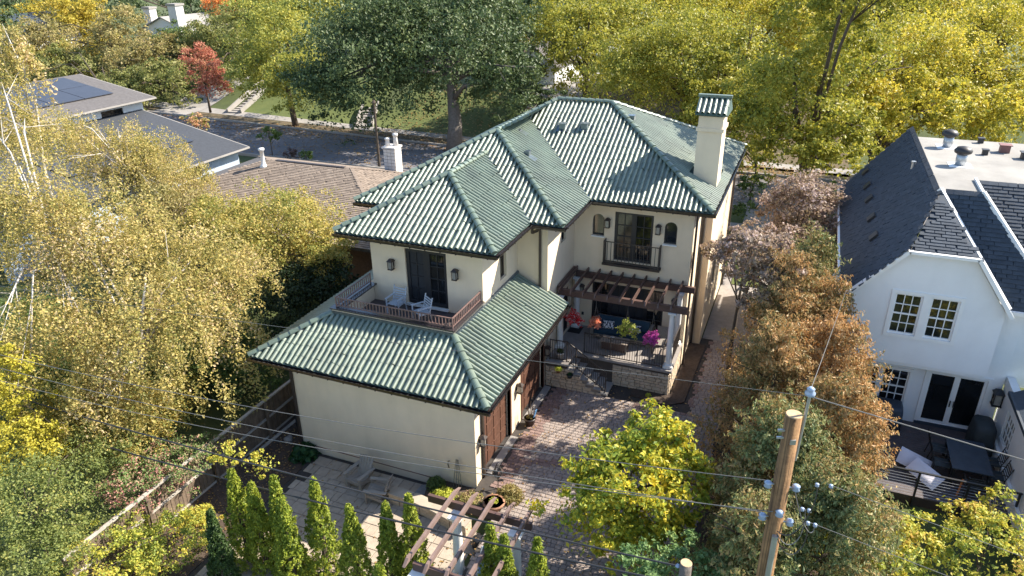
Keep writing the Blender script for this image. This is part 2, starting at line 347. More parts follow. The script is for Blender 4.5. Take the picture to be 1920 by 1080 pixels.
sheet('planting_bed', [(7.15, -6), (10.7, -6), (10.7, 24), (8.3, 24), (8.1, 13), (7.15, 13)], -.01, 'soil')
sheet('planting_bed', [(-8.7, -9), (-6.55, -9), (-6.4, -1), (-7.2, 0), (-7.2, 6), (-8.7, 6)], -.40, 'soil', .1)
sheet('planting_bed', [(-1.75, -.06), (-.03, -.06), (1.1, 0.0), (1.1, -1.2), (-1.4, -1.2)], -.1, 'soil', .3)
sheet('planting_bed', [(3.45, 7.74), (3.45, 7.15), (4.9, 6.9), (5.55, 7.4), (5.65, 12.3), (4.95, 12.3), (4.95, 7.74)], .05, 'soil')
sheet('paving_sand', [(-.24, .1), (.03, .1), (.03, -1.2), (1.1, -1.2), (1.3, -6), (7.15, -6), (7.15, 13), (-.24, 13)], -.012, 'joint')

# ------------------------------------------------------------ pavers
def frustum(h=.02, ins=.045):
    b = MB(); i = .5 - ins
    b.add([(-.5, -.5, 0), (.5, -.5, 0), (.5, .5, 0), (-.5, .5, 0), (-.5, -.5, h * .5), (.5, -.5, h * .5), (.5, .5, h * .5), (-.5, .5, h * .5), (-i, -i, h), (i, -i, h), (i, i, h), (-i, i, h)],
          [(0, 1, 5, 4), (1, 2, 6, 5), (2, 3, 7, 6), (3, 0, 4, 7), (4, 5, 9, 8), (5, 6, 10, 9), (6, 7, 11, 10), (7, 4, 8, 11), (8, 9, 10, 11)]); return b
pav = piece_mesh('paver', frustum(.022, .07), 'paver'); pavr = piece_mesh('paver', frustum(.022, .07), 'paver_red'); pap = piece_mesh('patio_paver', frustum(.02, .02), 'patio_paver')
def paving(x0, x1, y0, y1, row, lens, z, inside, gap=.012, rotv=0):
    out = []; y = y0; r = 0
    while y < y1:
        x = x0 - rng.uniform(0, .2)
        while x < x1:
            L = rng.choice(lens)
            cx, cy = x + L / 2, y + row / 2
            if inside(cx, cy, L, row):
                a = rng.normal(0, .012)
                out.append(Matrix.Translation((cx, cy, z + rng.normal(0, .0025))) @ Matrix.Rotation(a, 4, 'Z') @ Matrix.Diagonal((L - gap, row - gap, 1, 1)))
            x += L
        y += row; r += 1
    return out
driveway = bpy.data.objects.new('driveway', None); COL.objects.link(driveway); driveway['kind'] = 'structure'; driveway.location = (3, 3, 0)
def in_drive(x, y, L, r):
    if x - L / 2 < .30 or x + L / 2 > 7.15 or y < -6: return False
    if y - r / 2 > 6.62 and x - L / 2 < 5.68: return False
    if y > 6.7 - 0 and 0 < x < 2.62: return False
    if x < 1.15 + .03 * (-y) and y < -1.1: return False
    if x < 1.1 and -1.22 < y < .05: return False
    if 3.4 < x < 5.68 and y > 6.85: return False
    return True
allp = paving(.3, 7.2, -6, 13, .165, [.14, .17, .2, .23, .26], -.004, in_drive)
vis = lambda p: (p[0] - 2.2) ** 2 + (p[1] - 3.6) ** 2
red = []; tan = []
for m_ in allp:
    x, y = m_.translation.x, m_.translation.y
    arc = abs(math.hypot(x - .8, y - 5.2) - 3.4) < .17
    (red if (x < 1.0 and y > -.2) or arc or (5.6 < x < 5.9 and y > 6.6) else tan).append(m_)
emit('paver', pav, tan, driveway, 200, vis, 'paver_field'); emit('paver', pavr, red, driveway, 90, vis, 'paver_field')
b = MB(); b.box((.02, .7, -.05), (.3, 2.95, .02)); b.box((.02, 4.1, -.05), (.3, 6.6, .02)); b.build('garage_apron', 'concrete', driveway)
patio = bpy.data.objects.new('patio', None); COL.objects.link(patio); patio['kind'] = 'structure'; patio.location = (-3, -2, -.4)
b = MB(); b.prism([(-6.45, -.04), (-1.75, -.04), (-1.7, -1.25), (1.15, -1.3), (1.25, -8), (-6.5, -8)], -.5, -.43, uy=(0, 1, 0), uz=(0, 0, 1)); b.build('sand_bed', 'joint', patio)
def in_patio(x, y, L, r): return -6.4 < x - L / 2 and y + r / 2 < -.05 and (x + L / 2 < -1.78 or (y + r / 2 < -1.3 and x + L / 2 < 1.15))
pp = paving(-6.4, 1.2, -8, 0, .46, [.3, .45, .45, .6, .23], -.43, in_patio, .014)
emit('patio_paver', pap, pp, patio, 290, lambda p: math.hypot(p[0] + 2.5, p[1] + 2))

# ============================================================ THE HOUSE
house = thing('house', 'cream stucco two-storey house with green clay tile roof and attached two-door garage', 'house', (-1, 6, 0))
def wall(parent, p0, p1, z0, z1, holes=(), th=.25, m='stucco', name='wall', s0=.25):
    p0, p1 = Vector((*p0, 0)), Vector((*p1, 0)); d = p1 - p0; L = d.length; d /= L; n = Vector((d.y, -d.x, 0)); b = MB()
    xs = sorted({s0, L, *[h[0] for h in holes], *[h[1] for h in holes]})
    for a, c in zip(xs, xs[1:]):
        cuts = sorted([(h[2], h[3]) for h in holes if h[0] <= a + 1e-6 and h[1] >= c - 1e-6]); z = z0
        for lo, hi in cuts + [(z1, z1)]:
            if lo > z + 1e-4: b.frame(p0, d, n, (0, 0, 1), (a, -th, z), (c, 0, lo))
            z = max(z, hi)
    return b.build(name, m, parent)
def window(parent, p0, p1, a0, a1, z0, z1, cols, rows, fm='dark_frame', pm='glass_dark', fw=.07, rec=.12, name='window', mun=.035, sash=False, parts=True):
    p0, p1 = Vector((*p0, 0)), Vector((*p1, 0)); d = (p1 - p0).normalized(); n = Vector((d.y, -d.x, 0)); fr = lambda b, lo, hi: b.frame(p0, d, n, (0, 0, 1), lo, hi)
    f = MB(); y0, y1 = -rec - .05, -rec + .03
    fr(f, (a0, y0, z0), (a0 + fw, y1, z1)); fr(f, (a1 - fw, y0, z0), (a1, y1, z1)); fr(f, (a0 + fw, y0, z0), (a1 - fw, y1, z0 + fw)); fr(f, (a0 + fw, y0, z1 - fw), (a1 - fw, y1, z1))
    wi = f.build(name, fm, parent); A0, A1, Z0, Z1 = a0 + fw, a1 - fw, z0 + fw, z1 - fw
    mb = MB()
    for i in range(1, cols):
        x = A0 + (A1 - A0) * i / cols; fr(mb, (x - mun / 2, y0 + .02, Z0), (x + mun / 2, y1 - .012, Z1))
    for j in range(1, rows):
        z = Z0 + (Z1 - Z0) * j / rows; h = mun * (2 if sash and j * 2 == rows else 1)
        for i in range(cols):
            xa = A0 + (A1 - A0) * i / cols + (mun / 2 if i else 0); xb = A0 + (A1 - A0) * (i + 1) / cols - (mun / 2 if i < cols - 1 else 0)
            fr(mb, (xa, y0 + .02, z - h / 2), (xb, y1 - .012, z + h / 2))
    if mb.v: mb.build('muntin', fm, wi)
    if parts:
        for i in range(cols):
            for j in range(rows):
                xa = A0 + (A1 - A0) * i / cols; xb = A0 + (A1 - A0) * (i + 1) / cols; za = Z0 + (Z1 - Z0) * j / rows; zb = Z0 + (Z1 - Z0) * (j + 1) / rows
                t = rng.normal(0, .004); q = MB(); fr(q, (xa + .002, y0 + .024 + t, za + .002), (xb - .002, y0 + .036 + t, zb - .002)); q.build('pane', pm, wi)
    else:
        q = MB(); fr(q, (A0, y0 + .024, Z0), (A1, y0 + .036, Z1)); q.build('pane', pm, wi)
    return wi
def lantern(parent, p, n, s=1., m='bronze'):
    p, n = Vector(p), Vector(n).normalized(); d = Vector((-n.y, n.x, 0)); b = MB(); F = lambda lo, hi: b.frame(p, d, n, (0, 0, 1), [v * s for v in lo], [v * s for v in hi])
    F((-.06, 0, -.12), (.06, .02, .14)); F((-.02, .02, .1), (.02, .16, .13))
    for x in (-.09, .07):
        for y in (.05, .21): F((x, y, -.2), (x + .02, y + .02, .1))
    F((-.1, .04, -.22), (.1, .24, -.2))
    b.add([p + d * (x * s) + n * (y * s) + Vector((0, 0, .1 * s)) for x, y in ((-.12, .02), (.12, .02), (.12, .26), (-.12, .26))] + [p + d * (x * s) + n * (y * s) + Vector((0, 0, .2 * s)) for x, y in ((-.04, .1), (.04, .1), (.04, .18), (-.04, .18))],
          [(0, 1, 5, 4), (1, 2, 6, 5), (2, 3, 7, 6), (3, 0, 4, 7), (4, 5, 6, 7), (3, 2, 1, 0)])
    o = b.build('wall_lantern', m, parent); g = MB(); g.frame(p, d, n, (0, 0, 1), (-.065 * s, .075 * s, -.19 * s), (.065 * s, .205 * s, .09 * s)); g.build('lantern_glass', 'glass_clear', o); return o
# --- walls
H2 = 7.12
wall(house, (-7.14, 0), (0, 0), -.6, 3.75)
gd = [(.62, 2.95, -.1, 2.7), (4.1, 6.45, -.1, 2.7)]
wall(house, (0, .0), (0, 6.69), -.1, 3.75, gd)
wall(house, (-7.14, 12), (-7.14, 0), -.6, 3.75)
fl = MB(); fl.frame((0, 0, 0), (1, 0, 0), (0, 1, 0), (0, 0, 1), (-7.14, -.012, -.18), (0, -.001, -.15)); fl.build('wall_flashing', 'vent_brown', house)
for a0, a1, _, z1 in gd:   # garage doors: panelled, set back in the opening
    g = MB(); g.box((-.20, a0, 0), (-.16, a1, z1)); g = g.build('garage_door', 'door_brown', house)
    for i in range(4):
        for j in range(5):
            w_ = (a1 - a0) / 4; h_ = z1 / 5; q = MB(); q.box((-.16, a0 + w_ * i + .03, h_ * j + .03), (-.135, a0 + w_ * (i + 1) - .03, h_ * (j + 1) - .03)); q.build('door_panel', 'door_brown', g)
    t = MB(); t.box((-.1, a0 - .1, 0), (.025, a0, z1 + .1)); t.box((-.1, a1, 0), (.025, a1 + .1, z1 + .1)); t.box((-.1, a0, z1), (.025, a1, z1 + .1)); t.build('door_frame', 'door_brown', house)
# rear bedroom block
wall(house, (-5.68, 3.54), (-1.21, 3.54), 4.2, H2, [(1.42, 3.08, 4.42, 6.62)])
for a0, a1, pmat in ((1.42, 2.25, 'screen_dark'), (2.25, 3.08, 'glass_dark')):
    window(house, (-5.68, 3.54), (-1.21, 3.54), a0, a1, 4.46, 6.62, 2, 4, 'dark_frame', pmat, .13, .1, 'balcony_door', .03)
b = MB(); b.box((-4.3, 3.42, 4.40), (-2.56, 3.56, 4.46)); b.build('door_sill', 'trim_white', house)
wall(house, (-1.21, 3.54), (-1.21, 6.79), 4.2, H2, [(1.55, 2.15, 5.15, 6.6)])
window(house, (-1.21, 3.54), (-1.21, 6.79), 1.55, 2.15, 5.15, 6.6, 2, 2, 'bronze', 'glass_tan', .05, .14)
wall(house, (-5.68, 6.79), (-5.68, 3.54), 4.2, H2)
wall(house, (-7.0, 6.79), (.03, 6.79), 3.2, H2)
wall(house, (.03, 6.79), (.03, 10.15), 0, H2, [(1.5, 2.9, 1.16, 3.3), (1.6, 2.2, 5.6, 6.45)])
window(house, (.03, 6.79), (.03, 10.15), 1.6, 2.2, 5.6, 6.45, 1, 2, 'dark_frame', 'glass_dark', .05)
window(house, (.03, 6.79), (.03, 10.15), 1.5, 2.9, 1.16, 3.3, 2, 3, 'dark_frame', 'screen_dark', .09, .12, 'side_door')
bw = ((.03, 10.15), (4.9, 10.15))
wall(house, *bw, 0, H2, [(.77, 1.27, 5.47, 6.4), (1.70, 3.28, 4.47, 6.58), (3.74, 4.24, 5.47, 6.4), (.86, 3.94, 1.16, 3.35)], s0=0)
for a0, pmat in ((1.70, 'glass_tan'), (2.49, 'glass_dark')):
    window(house, *bw, a0, a0 + .79, 4.47, 6.58, 2, 4, 'dark_frame', pmat, .10, .1, 'balcony_door', .03)
for i in range(4): window(house, *bw, .86 + .77 * i, .86 + .77 * (i + 1), 1.16, 3.35, 2, 3, 'dark_frame', 'screen_dark' if i % 3 else 'glass_dark', .08, .1, 'patio_door', .03)
for a0, pmat in ((.77, 'glass_tan'), (3.74, 'glass_dark')):   # arched windows: spandrels close the upper corners of the opening
    wn = window(house, *bw, a0, a0 + .5, 5.47, 6.4, 1, 1, 'dark_frame', pmat, .05, .1, 'arched_window')
    sp = MB()
    for sgn, xc in ((-1, a0), (1, a0 + .5)):
        pts = [(xc, 6.4)] + [(a0 + .25 + sgn * .25 * math.cos(t), 6.15 + .25 * math.sin(t)) for t in [math.pi / 2 * (1 - k / 6) for k in range(7)]]
        sp.prism([(x + .03, z) for x, z in pts], 10.15, 10.38)
    sp.build('arch_spandrel', 'stucco', house)
    s_ = MB(); s_.box((a0 + .0, 10.06, 5.41), (a0 + .56, 10.2, 5.468)); s_.build('window_sill', 'trim_white', house)
wall(house, (4.9, 10.15), (4.9, 12.4), 0, H2); wall(house, (4.9, 12.4), (5.35, 12.4), 0, H2, s0=0); wall(house, (5.35, 12.4), (5.35, 19.5), 0, H2, [(2.2, 3.2, 1.8, 3.2)])
window(house, (5.35, 12.4), (5.35, 19.5), 2.2, 3.2, 1.8, 3.2, 2, 2)
wall(house, (5.35, 19.5), (-7, 19.5), 0, H2); wall(house, (-7.0, 19.5), (-7.0, 6.79), 0, H2)
for p, n in (((-4.79, 3.54, 5.97), (0, -1, 0)), ((-2.21, 3.54, 5.97), (0, -1, 0)), ((1.46, 10.15, 6.12), (0, -1, 0)), ((3.54, 10.15, 6.1), (0, -1, 0)), ((0, 3.6, 1.72), (1, 0, 0)), ((0, .32, 1.66), (1, 0, 0)), ((0, 6.6, 1.7), (1, 0, 0)), ((.46, 10.15, 3.0), (0, -1, 0)), ((4.42, 10.15, 3.0), (0, -1, 0))): lantern(house, p, n, 1.0)
for p in ((-1.75, 3.52, 4.75), (.5, 10.13, 1.75)):
    b = MB(); b.box((p[0] - .05, p[1], p[2] - .07), (p[0] + .05, p[1] + .02, p[2] + .07)); b.build('outlet_box', 'vent_dark', house)
# --- balcony: deck, parapet, railing
b = MB(); b.box((-5.75, 1.35, 4.2), (-1.36, 3.54, 4.35)); b.build('balcony_deck', 'deck_floor', house)
b = MB()
b.box((-5.93, 1.21, 4.3), (-1.21, 1.40, 4.98)); b.box((-1.40, 1.40, 4.3), (-1.21, 3.54, 4.98)); b.box((-5.93, 1.40, 4.3), (-5.70, 6.8, 4.98)); b.build('parapet', 'stucco', house)
b = MB(); b.box((-5.98, 1.15, 4.98), (-1.15, 1.5, 5.03)); b.box((-1.46, 1.5, 4.98), (-1.15, 3.54, 5.03)); b.box((-5.98, 1.5, 4.98), (-5.55, 3.54, 5.03)); b.build('parapet_cap', 'gutter', house)
def railing(parent, pts, h, sp, m, r=.012, rail=.03, low=.06, name='railing'):
    b = MB(); pts = [Vector(p) for p in pts]
    for a, c in zip(pts, pts[1:]):
        b.bar(a + Vector((0, 0, h)), c + Vector((0, 0, h)), rail * 1.4, rail); b.bar(a + Vector((0, 0, low)), c + Vector((0, 0, low)), rail, rail)
    for p in pts: b.bar(p, p + Vector((0, 0, h + .03)), rail * 1.3, rail * 1.3)
    o = b.build(name, m, parent); me = None
    for a, c in zip(pts, pts[1:]):
        n = max(2, int((c - a).length / sp))
        for i in range(1, n):
            p = a.lerp(c, i / n); q = MB(); q.bar(p + Vector((0, 0, low)), p + Vector((0, 0, h - rail / 2)), r * 2, r * 2); q.build('baluster', m, o)
    return o
railing(house, [(-5.8, 3.5, 5.03), (-5.8, 1.32, 5.03), (-1.3, 1.32, 5.03), (-1.3, 3.5, 5.03)], .36, .125, 'rail_brown', .014)
b = MB(); b.box((1.35, 9.78, 4.33), (3.75, 10.149, 4.42)); b.build('juliet_slab', 'bronze', house)
railing(house, [(1.4, 10.12, 4.42), (1.4, 9.82, 4.42), (3.68, 9.82, 4.42), (3.68, 10.12, 4.42)], .95, .15, 'iron', .011, .03, .08)
# --- terrace with ashlar stone
terrace = MB(); terrace.box((.03, 7.70, 0), (4.83, 10.15, 1.06)); terrace.box((.02, 6.72, 0), (.9, 7.70, 1.06)); terrace = terrace.build('terrace', 'mortar', house)
stone = piece_mesh('stone', frustum(.05, .05), 'stone')
def stones(L, z0, z1f, o, d, n):
    out = []; z = z0; d, n = Vector(d), Vector(n); rows = [.12, .16, .14, .11, .15, .13, .12, .14, .1, .12]; k = 0
    while True:
        h = rows[k % 10]; k += 1; x = 0
        if z + h > z0 + 1.02: break
        while x < L - .05:
            l = min(rng.uniform(.17, .42), L - x)
            if L - x - l < .1: l = L - x
            if z + h <= z1f(x + l / 2):
                c = Vector(o) + d * (x + l / 2) + Vector((0, 0, z + h / 2)); sx, sz = l - .016, h - .014
                out.append(Matrix(((d.x * sx, 0, n.x, c.x), (d.y * sx, 0, n.y, c.y), (0, sz, 0, c.z), (0, 0, 0, 1))))
            x += l
        z += h
    return out
st = stones(2.3, .02, lambda x: 1.06, (2.55, 7.70, 0), (1, 0, 0), (0, -1, 0)) + stones(2.45, .02, lambda x: 1.06, (4.83, 7.70, 0), (0, 1, 0), (1, 0, 0))
st += stones(2.58, .0, lambda x: 1.06 if x < .95 else 1.06 - (x - .8) * .62, (.02, 6.72, 0), (1, 0, 0), (0, -1, 0))
emit('stone', stone, st, terrace, 300)
b = MB(); b.box((.03, 7.62, 1.062), (4.92, 10.15, 1.16)); b.box((.02, 6.66, 1.062), (.98, 7.62, 1.16)); b.build('terrace_floor', 'terrace_floor', house)
sb = MB(); steps = sb
for i in range(6): sb.box((.9 + .285 * i, 6.74, 0), (.9 + .285 * (i + 1), 7.69, .885 - .165 * i + .0))
steps = sb.build('steps', 'coping', house)
for i in range(6):
    q = MB(); q.box((.9 + .285 * i - .0, 6.68, .887 - .165 * i), (.9 + .285 * (i + 1) + .02, 7.692, .935 - .165 * i)); q.build('tread', 'concrete', steps)
railing(house, [(1.3, 7.82, 1.16), (2.4, 7.78, 1.16), (3.5, 7.78, 1.16), (4.5, 7.78, 1.16)], .93, .095, 'iron', .009)
railing(house, [(4.78, 8.0, 1.16), (4.78, 9.9, 1.16)], .93, .1, 'iron', .009)
railing(house, [(.15, 6.85, 1.16), (.85, 6.9, 1.16), (1.25, 6.85, .95), (2.5, 6.85, .12)], .9, .1, 'iron', .009)
# --- attached pergola
per = MB(); per.bar((.1, 7.95, 3.72), (5.25, 7.95, 3.72), .16, .26); per.bar((.2, 10.02, 3.68), (5.2, 10.02, 3.68), .14, .26); per.bar((.12, 7.87, 3.9), (.12, 10.0, 3.9), .08, .2)
per = per.build('pergola', 'pergola_brown', house)
for i in range(10):
    x = .22 + i * .496; q = MB(); q.prism([(7.55, 3.84), (7.62, 3.99), (10.12, 3.99), (10.12, 3.84)], x - .028, x + .028, ux=(0, 1, 0), uz=(1, 0, 0)); q.build('rafter', 'pergola_brown', per)
def column(parent, x, y, z0, z1, r=.125, name='column'):
    b = MB(); k = z1 - z0; b.lathe([(r * 1.35, .1), (r * 1.4, .13), (r * 1.15, .17), (r * 1.02, .2), (r, k * .4), (r * .85, k - .16), (r * .98, k - .14), (r * .88, k - .12), (r * 1.15, k - .06)], (x, y, z0), 20)
    b.box((x - r * 1.45, y - r * 1.45, z0), (x + r * 1.45, y + r * 1.45, z0 + .098)); b.box((x - r * 1.25, y - r * 1.25, z1 - .062), (x + r * 1.25, y + r * 1.25, z1)); o = b.build(name, 'column_white', parent); return o
for x, y, z1 in ((4.72, 7.95, 3.58), (4.66, 9.93, 3.54), (.28, 9.93, 3.54), (.2, 7.95, 3.58)): column(per, x, y, 1.162, z1)
# --- roofs
PIT = .504; KS = math.sqrt(1 + PIT * PIT); ZE = 7.22
TW, TL = .205, .40
def tile_piece():
    b = MB(); n = 10; vs = []
    for y, z0, h in ((0, .006, .081), (1.03, -.001, .078)):
        for i in range(n + 1):
            t = math.pi * (1 - i / n); vs.append((-.018 + .073 * math.cos(t), y, z0 + h * 1.2 * math.sin(t)))
        vs.append((.105, y, z0 - .012))
    k = n + 2; fs = [(i, i + 1, k + i + 1, k + i) for i in range(k - 1)]
    vs += [(-.018 + .060 * math.cos(math.pi * (1 - i / n)), 0, .006 + .082 * math.sin(math.pi * (1 - i / n)) - .004) for i in range(n + 1)]
    fs += [(2 * k + i, 2 * k + i + 1, i + 1, i) for i in range(n)]
    b.add(vs, fs); return b
tile = piece_mesh('roof_tile', tile_piece(), 'roof_tile')
def slope(O, ux, ur, width, s0, s1, pit=PIT, tw=TW, tl=TL, jit=.0, stag=False, lift=0.):
    ks = math.sqrt(1 + pit * pit); ux, ur = Vector(ux), Vector(ur); us = (ur + Vector((0, 0, pit))) / ks; nn = ux.cross(us); out = []; O = Vector(O) + nn * lift
    for i in range(int(width / tw) + 1):
        a = (i + .5) * tw
        if a > width and not stag: break
        for j in range(60):
            aa = a + (tw * .5 if stag and j % 2 else 0) + (rng.normal(0, tw * .06) if stag else 0)
            if aa > width or aa < 0: continue
            lo, hi = s0(aa) * ks, s1(aa) * ks
            q0, q1 = max(lo, j * tl), min(hi, (j + 1) * tl)
            if j * tl > hi: break
            if q1 - q0 < .09 * tl / .4: continue
            p = O + ux * (aa + (rng.normal(0, .006) if not stag else 0)) + us * (q0 + (rng.normal(0, .012) if not stag else 0)) + nn * rng.normal(0, .0018); sc = (q1 - q0) if not stag else tl; x = ux * (1 if not stag else 1 + rng.normal(0, .04)); y = us * (sc + rng.normal(0, jit))
            out.append(Matrix(((x.x, y.x, nn.x, p.x), (x.y, y.y, nn.y, p.y), (x.z, y.z, nn.z, p.z), (0, 0, 0, 1))))
    return out
tl_ = []
Z0 = lambda a: 0
tl_ += slope((-7.99, -.85, 3.75), (1, 0, 0), (0, 1, 0), 8.84, Z0, lambda a: min(a, 8.84 - a, 2.06))                       # garage front
tl_ += slope((.85, -.85, 3.75), (0, 1, 0), (-1, 0, 0), 7.75, lambda a: 0, lambda a: min(a, 2.06) if a < 7.62 else .82)    # garage right
near_tiles = list(tl_)
tl_ += slope((-7.99, 9.5, 3.75), (0, -1, 0), (1, 0, 0), 10.35, Z0, lambda a: min(10.35 - a, 2.06))                        # garage left
tl_ += slope((-6.54, 2.68, ZE), (1, 0, 0), (0, 1, 0), 6.19, Z0, lambda a: min(a, 6.19 - a))
tl_ += slope((-.35, 2.68, ZE), (0, 1, 0), (-1, 0, 0), 6.35, lambda a: max(0, a - 3.25), lambda a: min(a, 3.095))
tl_ += slope((-6.54, 9.03, ZE), (0, -1, 0), (1, 0, 0), 6.35, lambda a: max(0, 3.1 - a), lambda a: min(6.35 - a, 3.095))
tl_ += slope((-7.83, 5.93, ZE), (1, 0, 0), (0, 1, 0), 8.72, lambda a: max(0, 3.095 - abs(a - 7.83 + 3.445)), lambda a: min(a, 8.72 - a))
tl_ += slope((.89, 5.93, ZE), (0, 1, 0), (-1, 0, 0), 7.72, lambda a: max(0, a - 3.36), lambda a: min(a, 4.36))
tl_ += slope((-7.83, 9.29, ZE), (1, 0, 0), (0, 1, 0), 13.49, lambda a: max(0, 4.36 - abs(a - 4.36)), lambda a: min(a, 13.49 - a, 5.495))
tl_ += slope((5.66, 9.29, ZE), (0, 1, 0), (-1, 0, 0), 10.99, Z0, lambda a: min(a, 10.99 - a))
tl_ += slope((-7.83, 20.28, ZE), (0, -1, 0), (1, 0, 0), 14.35, Z0, lambda a: min(a, 14.35 - a, 5.2))
tl_ = [m_ for m_ in tl_ if not (4.3 < m_.translation.x < 5.4 and 12.02 < m_.translation.y < 14.7)]
# decks under the tiles
rb = MB(); e = .015
def pl(*p): rb.add([(x, y, z - e) for x, y, z in p], [tuple(range(len(p)))])
g, hz = 3.75, 3.75 + .504 * 2.06
pl((-7.99, -.85, g), (.85, -.85, g), (-1.21, 1.21, hz), (-5.93, 1.21, hz)); pl((.85, -.85, g), (.85, 6.79, g), (-1.21, 6.79, hz), (-1.21, 1.21, hz)); pl((.85, 6.79, g), (.85, 6.95, g), (.03, 6.95, g + .413), (.03, 6.79, g + .413))
pl((-7.99, 9.5, g), (-7.99, -.85, g), (-5.93, 1.21, hz), (-5.93, 9.5, hz))
r1 = ZE + PIT * 3.095; r2 = ZE + PIT * 4.36; r3 = ZE + PIT * 5.495
pl((-6.54, 2.68, ZE), (-.35, 2.68, ZE), (-3.445, 5.775, r1)); pl((-.35, 2.68, ZE), (-.35, 5.93, ZE), (-3.445, 9.03, r1), (-3.445, 5.775, r1)); pl((-6.54, 5.93, ZE), (-6.54, 2.68, ZE), (-3.445, 5.775, r1), (-3.445, 9.03, r1))
pl((-7.83, 5.93, ZE), (.89, 5.93, ZE), (-3.47, 10.29, r2)); pl((.89, 5.93, ZE), (.89, 9.29, ZE), (-3.47, 13.65, r2), (-3.47, 10.29, r2)); pl((-7.83, 20.28, ZE), (-7.83, 5.93, ZE), (-3.47, 10.29, r2), (-3.47, 13.65, r2), (-2.335, 14.785, r3))
pl((-7.83, 9.29, ZE), (5.66, 9.29, ZE), (.165, 14.785, r3), (-2.335, 14.785, r3)); pl((5.66, 9.29, ZE), (5.66, 20.28, ZE), (.165, 14.785, r3)); pl((5.66, 20.28, ZE), (-7.83, 20.28, ZE), (-2.335, 14.785, r3), (.165, 14.785, r3))
roof = rb.build('roof', 'roof_deck', house)
emit('roof_tile', tile, tl_, roof, 300, lambda p: (p[0] + 2.5) ** 2 * .6 + (p[1] + .85) ** 2 + (p[2] - 3.75) ** 2 * 4, 'roof_tile_field')
cap = MB(); n = 8; vs = []
for y, r, z in ((0, .125, .035), (1.06, .108, .012)):
    vs += [(r * math.cos(math.pi * (1 - i / n)), y, z + r * .8 * math.sin(math.pi * (1 - i / n))) for i in range(n + 1)]
cap.add(vs, [(i, i + 1, n + 2 + i, n + 1 + i) for i in range(n)] + [tuple(range(n + 1))]); capm = piece_mesh('ridge_tile', cap, 'roof_tile')
caps = []
for a, c in [((-7.99, -.85, g), (-5.93, 1.21, hz)), ((.85, -.85, g), (-1.21, 1.21, hz)), ((-6.54, 2.68, ZE), (-3.445, 5.775, r1)), ((-.35, 2.68, ZE), (-3.445, 5.775, r1)), ((-3.445, 5.775, r1), (-3.445, 9.03, r1)),
             ((-7.83, 5.93, ZE), (-3.47, 10.29, r2)), ((.89, 5.93, ZE), (-3.47, 10.29, r2)), ((-3.47, 10.29, r2), (-3.47, 13.65, r2)), ((-3.47, 13.65, r2), (-2.335, 14.785, r3)), ((-2.335, 14.785, r3), (.165, 14.785, r3)), ((5.66, 9.29, ZE), (.165, 14.785, r3)), ((5.66, 20.28, ZE), (.165, 14.785, r3))]:
    a, c = Vector(a), Vector(c); d = c - a; L = d.length; d /= L; k = max(1, round(L / .37)); x = d.cross(Vector((0, 0, 1))).normalized(); z = x.cross(d); y = d * (L / k)
    for i in range(k): p = a + d * (L * i / k) + z * .05 + Vector((0, 0, rng.normal(0, .004))); caps.append(Matrix(((x.x, y.x, z.x, p.x), (x.y, y.y, z.y, p.y), (x.z, y.z, z.z, p.z), (0, 0, 0, 1))))
emit('ridge_tile', capm, caps, roof, 300)
vb = MB()
for a, c in [((-.35, 5.93, ZE), (-3.445, 9.03, r1)), ((.89, 9.29, ZE), (-3.47, 13.65, r2))]: vb.bar(Vector(a) + Vector((0, 0, .03)), Vector(c) + Vector((0, 0, .03)), .13, .03)
vb.bar((-1.17, 1.2, hz + .06), (-1.17, 6.75, hz + .06), .07, .13); vb.bar((-5.9, 1.17, hz + .07), (-1.2, 1.17, hz + .07), .06, .12)
vb.build('valley_flashing', 'valley_metal', roof)
# soffits and gutters
sb = MB()
sb.box((-7.95, -.8, 3.60), (.8, 6.9, 3.70)); sb.box((-6.5, 2.72, 7.08), (-.39, 5.9, 7.17)); sb.box((-7.79, 5.97, 7.084), (.85, 9.3, 7.174)); sb.box((-7.785, 9.33, 7.088), (5.62, 20.24, 7.178)); sb.build('soffit', 'dark_frame', house)
def gutter(*runs):
    for a, c in runs:
        b = MB(); a, c = Vector(a), Vector(c); d = (c - a).normalized(); n = Vector((d.y, -d.x, 0)); L = (c - a).length
        b.prism([(-.01, -.0), (.09, 0), (.125, .05), (.125, .125), (.105, .125), (.09, .06), (.0, .06), (-.01, .13)], 0, L, a, n, (0, 0, 1), d); go = b.build('gutter', 'gutter_copper', house)
        k = int(L / .62); h = MB()
        for i in range(k + 1): q = a + d * (L * (i + .4) / (k + 1)); h.bar(q + Vector((0, 0, .127)), q + n * .13 + Vector((0, 0, .127)), .025, .008); h.frame(q, d, n, (0, 0, 1), (-.02, .05, -.02), (.02, .1, -.001))
        h.build('gutter_bracket', 'gutter_copper', go, kind='stuff')
gutter(((-8.02, -.85, 3.6), (.97, -.85, 3.6)), ((.85, -.72, 3.6), (.85, 6.95, 3.6)), ((-6.57, 2.68, 7.08), (-.23, 2.68, 7.08)), ((-.35, 2.81, 7.08), (-.35, 5.8, 7.08)), ((-7.86, 5.93, 7.08), (1.01, 5.93, 7.08)), ((.89, 6.06, 7.08), (.89, 9.16, 7.08)), ((.89, 9.29, 7.08), (5.78, 9.29, 7.08)), ((5.66, 9.42, 7.08), (5.66, 20.2, 7.08)))
def spout(*pts):
    b = MB()
    for a, c in zip(pts, pts[1:]): b.bar(a, c, .08, .08)
    b.build('downspout', 'bronze', house)
